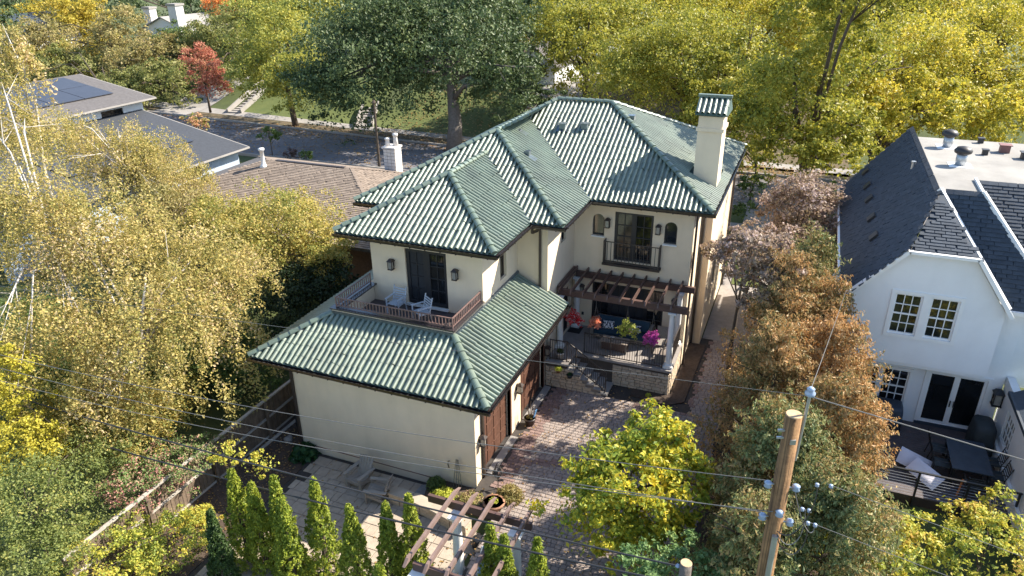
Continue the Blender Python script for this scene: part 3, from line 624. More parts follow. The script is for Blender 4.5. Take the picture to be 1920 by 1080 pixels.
spout((-.25, 5.86, 7.1), (-.25, 5.86, 6.9), (-.25, 6.70, 6.75), (-.25, 6.70, 4.35)); spout((-7.05, -.06, 3.65), (-7.05, -.06, -.5)); spout((.06, .5, 3.6), (.06, .5, .02)); spout((4.99, 10.25, 7.1), (4.99, 10.25, .05)); spout((4.99, 12.3, 7.1), (4.99, 12.3, .05)); spout((5.44, 19.3, 7.1), (5.44, 19.3, .05))
# --- tall chimney with a little tiled hip cap
c = MB(); c.box((4.42, 12.0, 6.9), (5.37, 13.3, 10.25)); c.box((4.36, 11.94, 9.66), (5.43, 13.36, 9.8)); ch = c.build('chimney', 'stucco', house)
c = MB(); c.box((4.5, 12.1, 10.25), (5.29, 13.2, 10.32)); c.build('chimney_vent', 'dark_frame', ch)
c = MB(); c.box((4.28, 11.85, 10.3), (5.52, 13.45, 10.36)); c.add([(4.28, 11.85, 10.36), (5.52, 11.85, 10.36), (5.52, 13.45, 10.36), (4.28, 13.45, 10.36), (4.28, 12.65, 10.86), (5.52, 12.65, 10.86)], [(0, 1, 5, 4), (2, 3, 4, 5), (0, 4, 3), (1, 2, 5)]); cc = c.build('chimney_cap', 'roof_deck', ch)
ct = slope((4.28, 11.85, 10.37), (1, 0, 0), (0, 1, 0), 1.24, Z0, lambda a: .8, .63, .205, .42) + slope((5.52, 13.45, 10.37), (-1, 0, 0), (0, -1, 0), 1.24, Z0, lambda a: .8, .63, .205, .42)
emit('chimney_tile', tile, ct, ch, 0, None, 'chimney_tiles')
c = MB(); c.bar((4.25, 12.65, 10.94), (5.55, 12.65, 10.94), .2, .1); c.build('chimney_ridge', 'roof_tile', ch)
# --- roof vents
for x, y in ((-1.52, 13.0), (-.55, 13.1)):
    z = ZE + PIT * (y - 9.29); b = MB(); b.frame((x, y, z + .05), (1, 0, 0), (0, 1 / KS, PIT / KS), (0, -PIT / KS, 1 / KS), (-.26, -.28, 0), (.26, .2, .025)); b.box((x - .14, y - .12, z), (x + .14, y + .16, z + .24)); b.box((x - .18, y - .16, z + .24), (x + .18, y + .2, z + .27)); b.build('roof_vent', 'valley_metal', roof)
for x, y, h in ((-1.9, 9.7, .25), (-3.0, 11.5, .1)):
    z = ZE + PIT * (.89 - x); b = MB(); b.box((x - .1, y - .12, z), (x + .1, y + .12, z + h)); b.frame((x, y, z + .06), (0, 1, 0), (-1 / KS, 0, PIT / KS), (PIT / KS, 0, 1 / KS), (-.18, -.4, 0), (.18, .1, .03)); b.build('roof_vent', 'valley_metal', roof)
b = MB(); z = ZE + PIT * (5.66 - 1.2); b.box((1.1, 14.0, z), (1.4, 14.3, z + .2)); b.build('roof_vent', 'valley_metal', roof)
# ============================================================ YARD THINGS
def at_base(name, label, cat, x, y, z, **kw): return thing(name, label, cat, (x, y, z), **kw)
# --- fence of upright boards along the left boundary
fx = -8.75
fence = thing('fence', 'weathered grey-brown board fence with white-topped rails left of the cream garage', 'fence', (fx, -2, -.48))
brd = MB(); brd.box((-.012, -.068, 0), (.012, .068, 1.64)); brdm = piece_mesh('board', brd, 'fence_wood')
ms = []
y = -8.1
while y < 8.5:
    ms.append(Matrix.Translation((fx - .03 + rng.normal(0, .004), y, -.47 + rng.normal(0, .012))) @ Matrix.Rotation(rng.normal(0, .006), 4, 'X')); y += .152
emit('board', brdm, ms, fence, 300)
for z, t in ((-.40, .05), (.38, .05), (1.14, .06)):
    for k in range(6): b = MB(); b.bar((fx + .03, -8.15 + k * 2.75, z), (fx + .03, -8.15 + (k + 1) * 2.75 - .01, z + rng.normal(0, .01)), .1 if z > 1 else .085, t); b.build('rail', 'fence_rail', fence)
for k in range(7): b = MB(); b.box((fx + .082, -8.2 + k * 2.75, -.6), (fx + .17, -8.11 + k * 2.75, 1.1)); b.build('post', 'fence_wood', fence)
b = MB(); b.bar((-8.5, -1.6, -.42), (-8.3, 5.5, -.42), .14, .1); tag(b.build('landscape_timber', 'fence_rail'), 'grey landscape timber lying at the foot of the board fence', 'timber')
# --- AC unit
ac = at_base('air_conditioner', 'dark green air conditioner unit between fence and garage wall', 'air conditioner', -7.75, 1.35, -.45)
b = MB(); b.box((-8.1, .95, -.4), (-7.35, 1.7, .38)); b.build('cabinet', 'ac_green', ac)
b = MB(); b.lathe([(.3, 0), (.33, .02), (.33, .05), (.1, .07)], (-7.72, 1.32, .38), 16); b.build('fan_grille', 'black_metal', ac)
b = MB(); b.box((-8.2, .85, -.5), (-7.25, 1.8, -.402)); b.build('pad', 'concrete', ac)
for z in (-.22, .1):
    b = MB(); b.box((-7.72, .94, z), (-7.6, .949, z + .1)); b.build('sticker', 'trim_white', ac)
for i in range(7): b = MB(); b.box((-8.11, .94, -.33 + i * .095), (-7.76, .949, -.27 + i * .095)); b.build('louver', 'black_metal', ac)
# --- adirondack chairs
def adirondack(label, x, y, rz):
    t = thing('adirondack_chair', label, 'chair', (0, 0, 0), 'tan adirondack chairs on the patio')
    for i in range(5): b = MB(); b.bar((-.25 + .115 * i + .02, -.32, .36), (-.25 + .115 * i + .02, .2, .24), .1, .02); b.build('seat_slat', 'plastic_tan', t)
    for i in range(5):
        a = (i - 2) * .055; b = MB(); b.bar(((i - 2) * .095, .17, .24), ((i - 2) * .125, .46, .93 - abs(i - 2) * .035), .1, .02, (0, 1, .4)); b.build('back_slat', 'plastic_tan', t)
    b = MB(); b.bar((-.31, .4, .62), (.31, .4, .62), .04, .06); b.build('back_rail', 'plastic_tan', t)
    for s in (-1, 1):
        b = MB(); b.bar((s * .33, -.38, .545), (s * .33, .42, .545), .13, .025); b.build('arm', 'plastic_tan', t)
        b = MB(); b.bar((s * .31, -.32, 0), (s * .31, -.3, .53), .035, .1); b.build('leg', 'plastic_tan', t)
        b = MB(); b.bar((s * .29, -.36, .34), (s * .29, .5, .03), .03, .11); b.build('leg', 'plastic_tan', t)
    b = MB(); b.bar((-.29, -.345, .31), (.29, -.345, .31), .025, .12); b.build('apron', 'plastic_tan', t)
    t.location = (x, y, -.41); t.rotation_euler = (0, 0, rz); return t
adirondack('tan slatted adirondack chair facing the camera, its back to the cream garage wall', -4.0, -.95, math.radians(-10))
adirondack('tan slatted adirondack chair turned sideways beside the other one', -3.0, -1.35, math.radians(-78))
# --- balcony chairs
def slat_chair(label, x, y, rz):
    t = thing('balcony_chair', label, 'chair', (0, 0, 0), 'white slatted chairs on the balcony')
    for i in range(5): b = MB(); b.box((-.25, -.24 + i * .1, .42), (.25, -.15 + i * .1, .44)); b.build('seat_slat', 'white_wood', t)
    for i in range(5): b = MB(); b.bar((-.25, .24 + i * .022, .52 + i * .095), (.25, .24 + i * .022, .52 + i * .095), .02, .06); b.build('back_slat', 'white_wood', t)
    for s in (-1, 1):
        b = MB(); b.bar((s * .275, -.24, 0), (s * .275, -.24, .64), .045, .045); b.build('leg', 'white_wood', t)
        b = MB(); b.tube([(s * .275, .3, 0), (s * .275, .22, .43), (s * .275, .36, 1.0)], .026, 6); b.build('leg', 'white_wood', t)
        b = MB(); b.bar((s * .275, -.3, .655), (s * .275, .3, .655), .075, .025); b.build('arm', 'white_wood', t)
        b = MB(); b.bar((s * .25, -.22, .39), (s * .25, .22, .39), .03, .05); b.build('seat_rail', 'white_wood', t)
    t.location = (x, y, 4.355); t.rotation_euler = (0, 0, rz); t.scale = (.92, .92, .92)
slat_chair('white slatted balcony chair squarely in front of the left door half', -4.35, 2.85, math.radians(-4))
slat_chair('white slatted balcony chair turned to the right, nearer the railing', -3.15, 2.55, math.radians(-35))
# --- terrace furniture
so_ = at_base('sofa', 'long outdoor sofa with navy cushions and grey woven frame under the pergola', 'sofa', 2.42, 9.6, 1.165)
b = MB(); b.box((1.3, 9.15, 1.25), (3.55, 10.0, 1.45)); b.box((1.3, 9.86, 1.45), (3.55, 10.0, 1.95)); b.build('frame', 'wicker', so_)
for x in (1.15, 3.56): b = MB(); b.box((x, 9.1, 1.165), (x + .14, 10.0, 1.85)); b.build('arm', 'wicker', so_)
for x in (1.32, 2.44): b = MB(); b.box((x, 9.1, 1.452), (x + 1.1, 9.7, 1.6)); b.build('seat_cushion', 'navy', so_)
for x in (1.32, 2.44): b = MB(); b.bar((x + .55, 9.63, 1.61), (x + .55, 9.8, 2.02), 1.1, .16, (0, 1, -.3)); b.build('back_cushion', 'navy', so_)
def pillow(label, x, y, z, rz):
    b = MB(); n = 8; vs = []; fs = []
    for s in (1, -1):
        k = len(vs)
        for i in range(n + 1):
            for j in range(n + 1):
                u, v_ = i / n * 2 - 1, j / n * 2 - 1; vs.append((u * .24, s * .085 * ((1 - u ** 4) * (1 - v_ ** 4)) ** .5, v_ * .17))
        fs += [((k + i * (n + 1) + j), (k + (i + 1) * (n + 1) + j), (k + (i + 1) * (n + 1) + j + 1), (k + i * (n + 1) + j + 1))[::s] for i in range(n) for j in range(n)]
    b.add(vs, fs); o = b.build('pillow', 'pillow_print', None, True); o.location = (x, y, z); o.rotation_euler = (math.radians(-28), 0, rz); tag(o, label, 'pillow', 'patterned pillows on the navy sofa')
pillow('navy and white patterned pillow on the left half of the navy sofa', 1.85, 9.48, 1.76, .06); pillow('navy and white patterned pillow behind the lime-coloured hanging basket', 3.0, 9.48, 1.76, -.1)
ta = at_base('coffee_table', 'low woven coffee table behind the terrace railing', 'table', 2.35, 8.55, 1.165)
b = MB(); b.box((1.8, 8.3, 1.56), (2.95, 8.85, 1.6)); b.build('table_top', 'coping', ta)
b = MB(); b.box((1.86, 8.36, 1.2), (2.89, 8.79, 1.558)); b.build('base', 'pergola_brown', ta)
for x in (1.82, 2.86):
    for y in (8.32, 8.76): b = MB(); b.box((x, y, 1.165), (x + .06, y + .06, 1.558)); b.build('leg', 'wicker', ta)
b = MB(); b.lathe([(.05, 0), (.09, .04), (.1, .09), (.085, .09)], (2.25, 8.6, 1.602), 12); tag(b.build('bowl', 'pot_white', None, True), 'small white bowl on the coffee table', 'bowl')
b = MB(); b.box((-.0 + .08, 9.3, 1.164), (.62, 9.95, 1.18)); tag(b.build('doormat', 'mat_black'), 'black doormat by the side door on the terrace', 'doormat')
lc = at_base('lounge_chair', 'metal patio chair in the corner of the terrace behind the front column', 'chair', 4.15, 9.1, 1.165)
for s in (-.26, .26):
    b = MB(); b.tube([(4.15 + s, 8.75, 1.165), (4.15 + s, 8.72, 1.75), (4.15 + s, 9.3, 1.78), (4.15 + s, 9.5, 1.5), (4.15 + s, 9.62, 2.05)], .02, 6); b.build('side_frame', 'iron', lc)
    b = MB(); b.tube([(4.15 + s, 9.45, 1.165), (4.15 + s, 9.3, 1.55)], .018, 6); b.build('leg', 'iron', lc)
b = MB(); b.box((3.92, 8.75, 1.55), (4.38, 9.4, 1.62)); b.build('seat', 'wicker', lc); b = MB(); b.bar((4.15, 9.42, 1.62), (4.15, 9.6, 2.05), .46, .05, (0, 1, -.3)); b.build('back', 'wicker', lc)
st_ = at_base('side_table', 'low woven side table beside the front terrace column', 'table', 4.35, 8.25, 1.165)
b = MB(); b.box((4.08, 8.0, 1.55), (4.62, 8.5, 1.6)); b.build('table_top', 'coping', st_); b = MB(); b.box((4.14, 8.06, 1.165), (4.56, 8.44, 1.548)); b.build('base', 'wicker', st_)

# ------------------------------------------------------------ foliage builders
def leaves(name, P, size, m, parent=None, out=None, asp=.55, flat=.4, updir=None):
    n = len(P); P = np.asarray(P, float); nr = rng.normal(size=(n, 3))
    if out is not None: nr = nr + out * 1.1
    nr[:, 2] += flat; nr /= np.linalg.norm(nr, axis=1)[:, None] + 1e-9
    r = rng.normal(size=(n, 3)) if updir is None else rng.normal(size=(n, 3)) * .45 + np.array(updir)
    t = np.cross(nr, r); t /= np.linalg.norm(t, axis=1)[:, None] + 1e-9; bt = np.cross(nr, t)
    s = size * rng.uniform(.6, 1.35, n)[:, None]
    a, b_ = bt * s * .5, t * s * .5 * asp
    fold = nr * s * .10
    V = np.stack([P - a, P + b_ * 1.0 + a * .1 + fold, P + a, P - b_ + a * .1 + fold], 1)
    if parent is not None: V = V - np.array(wloc(parent))
    o = np_mesh(name, V.reshape(-1, 3), np.arange(n * 4).reshape(n, 4), m, parent); return o
QN = []
def sph(n): d = rng.normal(size=(n, 3)); return d / np.linalg.norm(d, axis=1)[:, None]
def crown_pts(blobs, n, size, style):
    tot = sum(b[3] ** 2 * 1.6 + b[3] * b[4] for b in blobs); P = []; O = []; TIPS = []
    for cx, cy, cz, rx, rz in blobs:
        k = int(n * (rx ** 2 * 1.6 + rx * rz) / tot); c = np.array([cx, cy, cz])
        if style == 'weep':
            ns = max(6, k // 60); d = sph(ns); d[:, 2] = np.abs(d[:, 2]) * 1.1 - .35; rad = rng.uniform(.2, 1, ns) ** .6
            st = c + d * rad[:, None] * np.array([rx, rx, rz]); L = rng.uniform(.5, 2.0, ns) * min(1, rz / 2)
            TIPS += list(st[:5]); w_ = rng.integers(0, ns, k); t = rng.uniform(0, 1, k) ** .9
            p = st[w_] + rng.normal(0, 1, (k, 3)) * np.array([.12, .12, .12]); p[:, 2] -= t * L[w_]; p[:, :2] += (d[w_, :2] * (t[:, None] * .35)); P.append(p); O.append(d[w_] * .3)
        else:
            ncl = max(10, int(k / 75)); d = sph(ncl); d[:, 2] = np.where((d[:, 2] < -.35) & (rng.uniform(0, 1, ncl) < .7), -d[:, 2], d[:, 2]); rad = rng.uniform(.25, 1.0, ncl) ** .5
            rad *= 1 + .12 * rng.normal(size=ncl)
            cl = c + d * rad[:, None] * np.array([rx, rx, rz]); TIPS += list(cl[:5]); w_ = rng.integers(0, ncl, k); cr = max(.24 * min(rx, rz * 1.2), size * 1.7) * rng.uniform(.5, 1.3, ncl)
            q = sph(k) * (rng.uniform(0, 1, k) ** .6)[:, None]; p = cl[w_] + q * cr[w_][:, None] * np.array([1, 1, .62]); dd = d[w_] * .6 + q * .6
            fi = rng.uniform(0, 1, k) < .13; u_ = sph(k) * (rng.uniform(0, 1, k) ** .4)[:, None]; p = np.where(fi[:, None], c + u_ * np.array([rx, rx, rz]) * .92, p); P.append(p); O.append(np.where(fi[:, None], u_, dd))
    return np.concatenate(P), np.concatenate(O), TIPS
def tree(nm, label, cat, pal, style, size, tr, base, blobs, bark='bark', cover=3.4, limbs=9, group=None, fruit=None):
    dist = np.linalg.norm(np.array(blobs[0][:3]) - CAM)
    t = thing(nm, label, cat, base, group)
    area = sum(math.pi * b[3] * b[4] for b in blobs); n = int(cover * area / (.5 * .55 * size * size)); n = min(n, 62000); QN.append(n)
    P, O, tips = crown_pts(blobs, n, size, style)
    leaves('crown', P, size * 1.08, 'leaf_' + pal, t, O, .62 if style != 'weep' else .6, .45, None if style != 'weep' else (0, 0, 0))
    b = MB(); bx, by, bz = base; c = blobs[0]; fork = np.array([bx + (c[0] - bx) * .35, by + (c[1] - by) * .35, bz + (c[2] - bz) * .55]); 
    top = np.array([c[0], c[1], c[2] + c[4] * .55]); m1 = np.array([bx, by, bz]) * .5 + fork * .5 + rng.normal(0, tr * .4, 3)
    b.tube([(bx, by, bz - .1), tuple(m1), tuple(fork), tuple(fork * .5 + top * .5 + rng.normal(0, .15, 3)), tuple(top)], [tr * 1.25, tr, tr * .8, tr * .5, tr * .12], 8)
    random.shuffle(tips)
    for p in tips[:limbs]:
        p = np.array(p); s_ = fork + (top - fork) * random.uniform(0, .5); md = s_ * .5 + p * .5; md[2] += .12 * np.linalg.norm(p - s_) * (1 if style != 'weep' else 1.6)
        b.tube([tuple(s_), tuple(md), tuple(p)], [tr * .42, tr * .26, tr * .07], 5)
        for q in range(2): e_ = md + (p - md) * .3; b.tube([tuple(e_), tuple(p + rng.normal(0, .12, 3) * np.linalg.norm(p - s_))], [tr * .14, tr * .04], 4)
    b.build('trunk', bark, t, True)
    return t
# --- hanging baskets
for label, pal, x, z, r in (('hanging basket of red and white flowers, leftmost under the pergola', 'redflower', .78, 2.72, .34), ('small hanging basket of coral flowers', 'coral', 1.72, 2.70, .25), ('large hanging basket of lime-green leaves with purple edges', 'limeflower', 3.0, 2.62, .40), ('hanging basket of magenta flowers beside the front column', 'magenta', 4.02, 2.42, .31)):
    t = at_base('hanging_basket', label, 'hanging basket', x, 7.85, z, group='flower baskets hanging from the pergola beam')
    b = MB(); b.lathe([(.08, -.22), (.15, -.16), (.19, -.02), (.17, -.02)], (x, 7.85, z - .05), 12); b.build('pot', 'pergola_brown', t, True)
    b = MB(); 
    for a in range(3): b.tube([(x + .17 * math.cos(a * 2.1), 7.85 + .17 * math.sin(a * 2.1), z - .06), (x, 7.85, 3.4), (x, 7.85, 3.6)], .006, 4)
    b.build('hanger', 'cable_grey', t)
    d = sph(900); lb = 1 + .22 * np.sin(d[:, 0] * 6 + x * 3) + .2 * np.sin(d[:, 2] * 7 + d[:, 1] * 5); P = np.array([x, 7.85, z]) + d * (rng.uniform(.4, 1.05, 900) ** .6 * lb)[:, None] * np.array([r, r, r * .75]); P[:, 2] -= (np.linalg.norm(P[:, :2] - np.array([x, 7.85]), axis=1) / r) ** 2 * .1
    leaves('flowers', P, .075, 'leaf_' + pal, t, d, .8, .2)
# --- pots and small planting
def pot(label, x, y, z, r, h, m, pal, pr, n=260, cat='pot', lf=.07, nm='flower_pot', stems=0):
    t = at_base(nm, label, cat, x, y, z)
    b = MB(); b.lathe([(r * .7, 0), (r * .95, h * .8), (r * 1.08, h * .82), (r * 1.08, h), (r * .9, h), (r * .85, h * .88), (.01, h * .88)], (x, y, z), 14); b.build('pot', m, t, True)
    if pal:
        d = sph(n); d[:, 2] = np.abs(d[:, 2]); P = np.array([x, y, z + h]) + d * (rng.uniform(.2, 1, n))[:, None] * pr; leaves('plant', P, lf, 'leaf_' + pal, t, d, .6, .3)
    if stems:
        b = MB()
        for i in range(stems): a = rng.uniform(0, 6.3); b.tube([(x, y, z + h * .8), (x + .16 * math.cos(a), y + .16 * math.sin(a), z + h + rng.uniform(.3, .7))], .008, 4)
        b.build('stems', 'bark', t)
    return t
pot('white glazed flower pot on the stair landing behind the railing', .5, 7.1, 1.165, .17, .26, 'pot_white', 'midgreen', .16)
pot('small pot of yellow flowers hung on the stone stair wall', .62, 6.55, .80, .1, .12, 'terracotta', 'limebed', .17, 160)
pot('dark green bowl pot hung on the stone stair wall', 1.1, 6.55, .66, .13, .14, 'ac_green', 'hosta', .1, 60)
pot('square dark pot with bare stems between the garage doors', .42, 3.85, .0, .22, .32, 'bronze', 'grasstuft', .16, 60, stems=9)
b = MB(); b.bar((.55, 3.95, .3), (.62, 4.0, .62), .16, .02, (1, 0, .3)); tag(b.build('ornament_panel', 'blue_cloth'), 'pale blue ornament leaning on the square dark pot', 'ornament')
pot('wide terracotta urn with a small plant by the garage corner', .95, -.75, -.02, .34, .26, 'terracotta', 'limebed', .16, 120, nm='urn', cat='urn')
b = MB()
for a in range(40): t_ = a / 40 * 6 * math.pi; b.v.append((0, 0, 0)) if False else None
b.tube([(.72 + .16 * math.cos(t_) * (1 - t_ / 30), .12 + .05 * math.sin(t_), .62 + .2 * math.sin(t_) + t_ * .012) for t_ in np.linspace(0, 18, 70)], .014, 5)
b.tube([(.72, .12, -.05), (.72, .12, .75)], .016, 5)
for k in range(5): b.tube([(.72, .12, .35 + k * .1), (.72 + .2 * math.cos(k * 1.3), .12 + .1 * math.sin(k * 1.7), .42 + k * .1)], [.03, .05], 6)
tag(b.build('garden_ornament', 'iron'), 'twisted dark iron garden ornament at the garage corner', 'ornament')
tl2 = at_base('trellis', 'small grey wire trellis against the garage wall', 'trellis', -.62, -.2, -.05)
for s in (-.16, -.05, .05, .16): b = MB(); b.tube([(-.62 + s, -.2, -.1), (-.62 + s * .25, -.14, 1.0)], .012, 5); b.build('upright', 'cable_grey', tl2)
for z in (.2, .5, .8): b = MB(); b.tube([(-.78 + z * .12, -.18, z), (-.46 - z * .12, -.18, z)], .008, 4); b.build('crossbar', 'cable_grey', tl2)
b = MB(); b.tube([(-.98, -.02, .75), (-.98, -.1, .8), (-.98, -.12, .68), (-.98, -.06, .5)], .018, 6); tag(b.build('hose_tap', 'bronze'), 'bronze hose tap on the cream garage wall', 'tap')
def tuft(nm, label, cat, pal, x, y, z, r, h, n, lf=.09, blade=False):
    t = at_base(nm, label, cat, x, y, z); d = sph(n); d[:, 2] = np.abs(d[:, 2]); rr = rng.uniform(.15, 1, n) ** .7
    P = np.array([x, y, z]) + d * rr[:, None] * np.array([r, r, h])
    leaves('foliage', P, lf, 'leaf_' + pal, t, d, .16 if blade else .75, .1 if blade else .6, (0, 0, 1) if False else None); return t
tuft('hosta_plant', 'broad dark green plant at the back corner of the patio', 'plant', 'hosta', -6.75, -.35, -.43, .55, .45, 260, .26)
tuft('bed_shrub', 'dark green low shrub at the left end of the garage bed', 'shrub', 'midgreen', -1.3, -.45, -.1, .36, .42, 900, .07)
tuft('lime_groundcover', 'lime-yellow ground cover in front of the low shrub', 'plant', 'limebed', -.85, -.85, -.1, .5, .28, 1300, .06)
tuft('pink_groundcover', 'pinkish low flowers between the lime plant and the urn', 'plant', 'bedmix', .1, -.65, -.1, .5, .26, 1500, .06)
tuft('grass_tuft', 'brown-green ornamental grass tuft right of the urn', 'grass', 'grasstuft', 1.25, -.15, -.02, .48, .42, 1500, .2, True)
tuft('grass_tuft', 'yellow ornamental grass tuft at the foot of the board fence', 'grass', 'limey', -7.9, -4.3, -.42, .5, .45, 900, .2, True)
tuft('bed_plant', 'small yellow plant in the bed by the terrace corner', 'plant', 'limebed', 4.15, 7.3, .05, .12, .14, 120, .06)
# --- seat wall, flagstones
sw = at_base('seat_wall', 'curved low stone seat wall with a pale cap between patio and bed', 'wall', -.9, -1.35, -.42)
pts = [(-2.55 + 0, -1.25), (-1.75, -1.28), (-.9, -1.42), (-.1, -1.62), (.5, -1.7)]
for (x0, y0), (x1, y1) in zip(pts, pts[1:]):
    for r_ in range(3):
        k = 2
        for j in range(k):
            f = lambda t: (x0 + (x1 - x0) * t, y0 + (y1 - y0) * t); a, c = f(j / k + .015), f((j + 1) / k - .015); b = MB(); b.bar((*a, -.36 + r_ * .125), (*c, -.36 + r_ * .125), .34, .115); b.build('stone', 'stone', sw)
    b = MB(); b.bar((x0, y0, .0), (x1 - .012, y1, .0), .42, .07); b.build('cap_stone', 'seat_stone', sw)
b = MB(); b.prism([(-1.95, -.3), (-1.55, -.12), (-1.6, -.75), (-2.0, -1.0)], -.42, -.33, uy=(0, 1, 0), uz=(0, 0, 1)); tag(b.build('stone_slab', 'flagstone'), 'grey stone slab edging the bed beside the garage wall', 'slab')
b = MB(); b.prism([(.75, -1.75), (1.3, -1.65), (1.25, -2.1), (.7, -2.05)], -.42, -.3, uy=(0, 1, 0), uz=(0, 0, 1)); tag(b.build('stone_slab', 'seat_stone'), 'pale square stone slab beside the urn', 'slab')
for (x, y, z, r), l in (((-7.9, .2, -.4, .2), 'grey boulder in the mulch near the air conditioner'), ((-6.85, -.75, -.4, .14), 'small pale rock beside the broad-leaved plant')):
    d = sph(40); b = MB(); b.lathe([(r * .5, -r * .3), (r, 0), (r * .8, r * .4), (r * .3, r * .6)], (x, y, z), 9); b.v = [tuple(np.array(p) + rng.normal(0, r * .09, 3)) for p in b.v]; tag(b.build('boulder', 'concrete', None, True), l, 'rock')
# --- patio pergola at the bottom edge
pg = at_base('patio_pergola', 'brown open pergola on white columns at the bottom edge of the patio', 'pergola', 1.5, -4, -.43)
b = MB(); b.bar((-.05, -3.05, 1.95), (3.12, -3.05, 1.95), .1, .24); b.build('beam', 'pergola_brown', pg); b = MB(); b.bar((.8, -5.45, 1.95), (3.12, -5.45, 1.95), .1, .24); b.build('beam', 'pergola_brown', pg)
for i in range(5):
    x = .66 + .57 * i; b = MB(); b.prism([(-2.45, 2.06), (-2.8, 2.2), (-5.5, 2.2), (-5.7, 2.06)], x - .04, x + .04, ux=(0, 1, 0), uz=(1, 0, 0)); b.build('rafter', 'weathered_brown', pg)
for x in (.95, 2.75):
    for y in (-3.3, -5.55): column(pg, x, y, -.43, 1.83, .15)
bc = at_base('blue_chair', 'white framed patio chair with a blue fabric back under the patio pergola', 'chair', 1.95, -3.5, -.43)
for x in (1.62, 2.2): b = MB(); b.tube([(x, -3.9, -.43), (x, -3.5, .0), (x, -3.1, .75)], .025, 6); b.build('side_frame', 'white_wood', bc)
for x in (1.62, 2.2): b = MB(); b.tube([(x, -3.2, -.43), (x, -3.5, .0)], .025, 6); b.build('leg', 'white_wood', bc)
b = MB(); b.bar((1.91, -3.45, .04), (1.91, -3.08, .74), .54, .03, (0, -.8, .4)); b.build('back', 'blue_cloth', bc); b = MB(); b.bar((1.91, -4.0, .0), (1.91, -3.5, .0), .54, .03); b.build('seat', 'blue_cloth', bc)
b = MB(); b.lathe([(.17, 0), (.2, .1), (.18, .34), (.15, .36), (.01, .36)], (1.0, -2.1, -.42), 14); tag(b.build('fire_pot', 'black_metal', None, True), 'black round pot behind the pergola column', 'pot')
# --- utility pole with insulators and cables
px, py = 8.9, -7.6
up = at_base('utility_pole', 'brown wooden utility pole with blue-grey insulators and a steel conduit', 'utility pole', px, py, -.05)
b = MB(); b.tube([(px, py, -.1), (px, py, 5), (px, py, 10)], [.15, .135, .118], 18); b.build('pole', 'pole_wood', up, True)
b = MB(); b.lathe([(.117, 0), (.11, .012), (.001, .014)], (px, py, 10.001), 18); b.build('pole_cap', 'pole_top', up)
rt = Vector((CR.x, CR.y, 0)).normalized(); fw = Vector((-rt.y, rt.x, 0))
P0 = lambda r, f, z: Vector((px, py, z)) + rt * r + fw * f
b = MB(); b.tube([P0(-.02, -.16, -.05), P0(-.02, -.155, 7.85)], .045, 10); b.build('conduit', 'steel', up)
b = MB(); b.tube([P0(.13, -.02, 9.2), P0(.155, -.02, 10.0), P0(.165, -.02, 10.35)], .022, 8); b.build('top_bracket', 'steel', up)
for r, f, z in ((.165, -.02, 10.4),): b = MB(); b.lathe([(.03, 0), (.075, .03), (.075, .07), (.04, .1), (.06, .13), (.02, .16)], P0(r, f, z - .08), 12); b.build('insulator', 'insulator', up, True)
INS = [(-.21, -.02, 8.75), (.21, -.05, 8.7), (-.02, -.16, 8.3), (-.21, -.02, 8.12), (.2, -.08, 8.05), (.52, -.05, 8.75), (.75, -.02, 8.7), (.37, -.05, 8.28), (.48, -.05, 8.25), (.5, -.05, 8.0), (.62, -.05, 7.96)]
for i, (r, f, z) in enumerate(INS):
    k = .85 if i < 5 else .45; b = MB(); b.lathe([(.03 * k, -.07 * k), (.075 * k, -.04 * k), (.05 * k, 0), (.075 * k, .04 * k), (.03 * k, .07 * k)], P0(r, f, z), 10); b.build('insulator', 'insulator', up, True)
    if i < 5: b = MB(); b.tube([P0(r * .4, f * .6, z), P0(r, f, z)], .014, 5); b.build('insulator_bolt', 'steel', up)
for z, s in ((9.75, -1), (9.62, -1)): b = MB(); b.bar(P0(-.21, -.03, z), P0(-.1, -.03, z), .03, .03); b.build('pole_step', 'steel', up)
b = MB(); q = P0(0, -.128, 9.6); b.frame(q, rt, -fw, (0, 0, 1), (-.04, -.02, -.04), (.04, .006, .04)); b.build('pole_plate', 'steel', up)
for i, c in enumerate(([(-.0, -.16, 7.9), (.22, -.2, 7.45), (.5, -.1, 7.7), (.42, -.05, 8.27)], [(-.0, -.16, 7.9), (.15, -.2, 7.2), (.6, -.1, 7.4), (.5, -.05, 8.0)], [(.2, -.06, 8.65), (.33, -.15, 8.1), (.6, -.1, 7.6), (.62, -.05, 7.96)], [(.0, -.16, 7.95), (.3, -.2, 7.6), (.6, -.1, 8.5), (.52, -.05, 8.75)])):
    C_ = [np.array(P0(*p)) for p in c]; pts = [tuple((1 - t) ** 3 * C_[0] + 3 * (1 - t) ** 2 * t * C_[1] + 3 * (1 - t) * t * t * C_[2] + t ** 3 * C_[3]) for t in np.linspace(0, 1, 14)]
    b = MB(); b.tube(pts, .009, 5); b.build('jumper_wire', 'cable_black' if i % 2 else 'cable_grey', up)
def cable(label, a, c, sag, r, m, n=28):
    a, c = np.array(a, float), np.array(c, float); b = MB(); b.tube([tuple(a + (c - a) * t - np.array([0, 0, sag * 4 * t * (1 - t)])) for t in np.linspace(0, 1, n)], r, 6); tag(b.build('overhead_cable', m), label, 'cable', 'overhead cables')
cable('thick black cable, the upper of the two running to the cut pole at the bottom', (7.3, -4.9, 3.85), (-31, -4.9, 3.9), .77, .022, 'cable_black', 40)
cable('thick black cable, the lower of the two crossing the conifer tips', (7.3, -4.9, 3.35), (-40, -4.9, 3.4), 1.3, .024, 'cable_black', 40)
cable('thin grey cable, highest of the three crossing the cream garage wall', (8.7, -7.6, 8.74), (-32.7, -7.6, 8.7), 1.55, .007, 'cable_grey', 40)
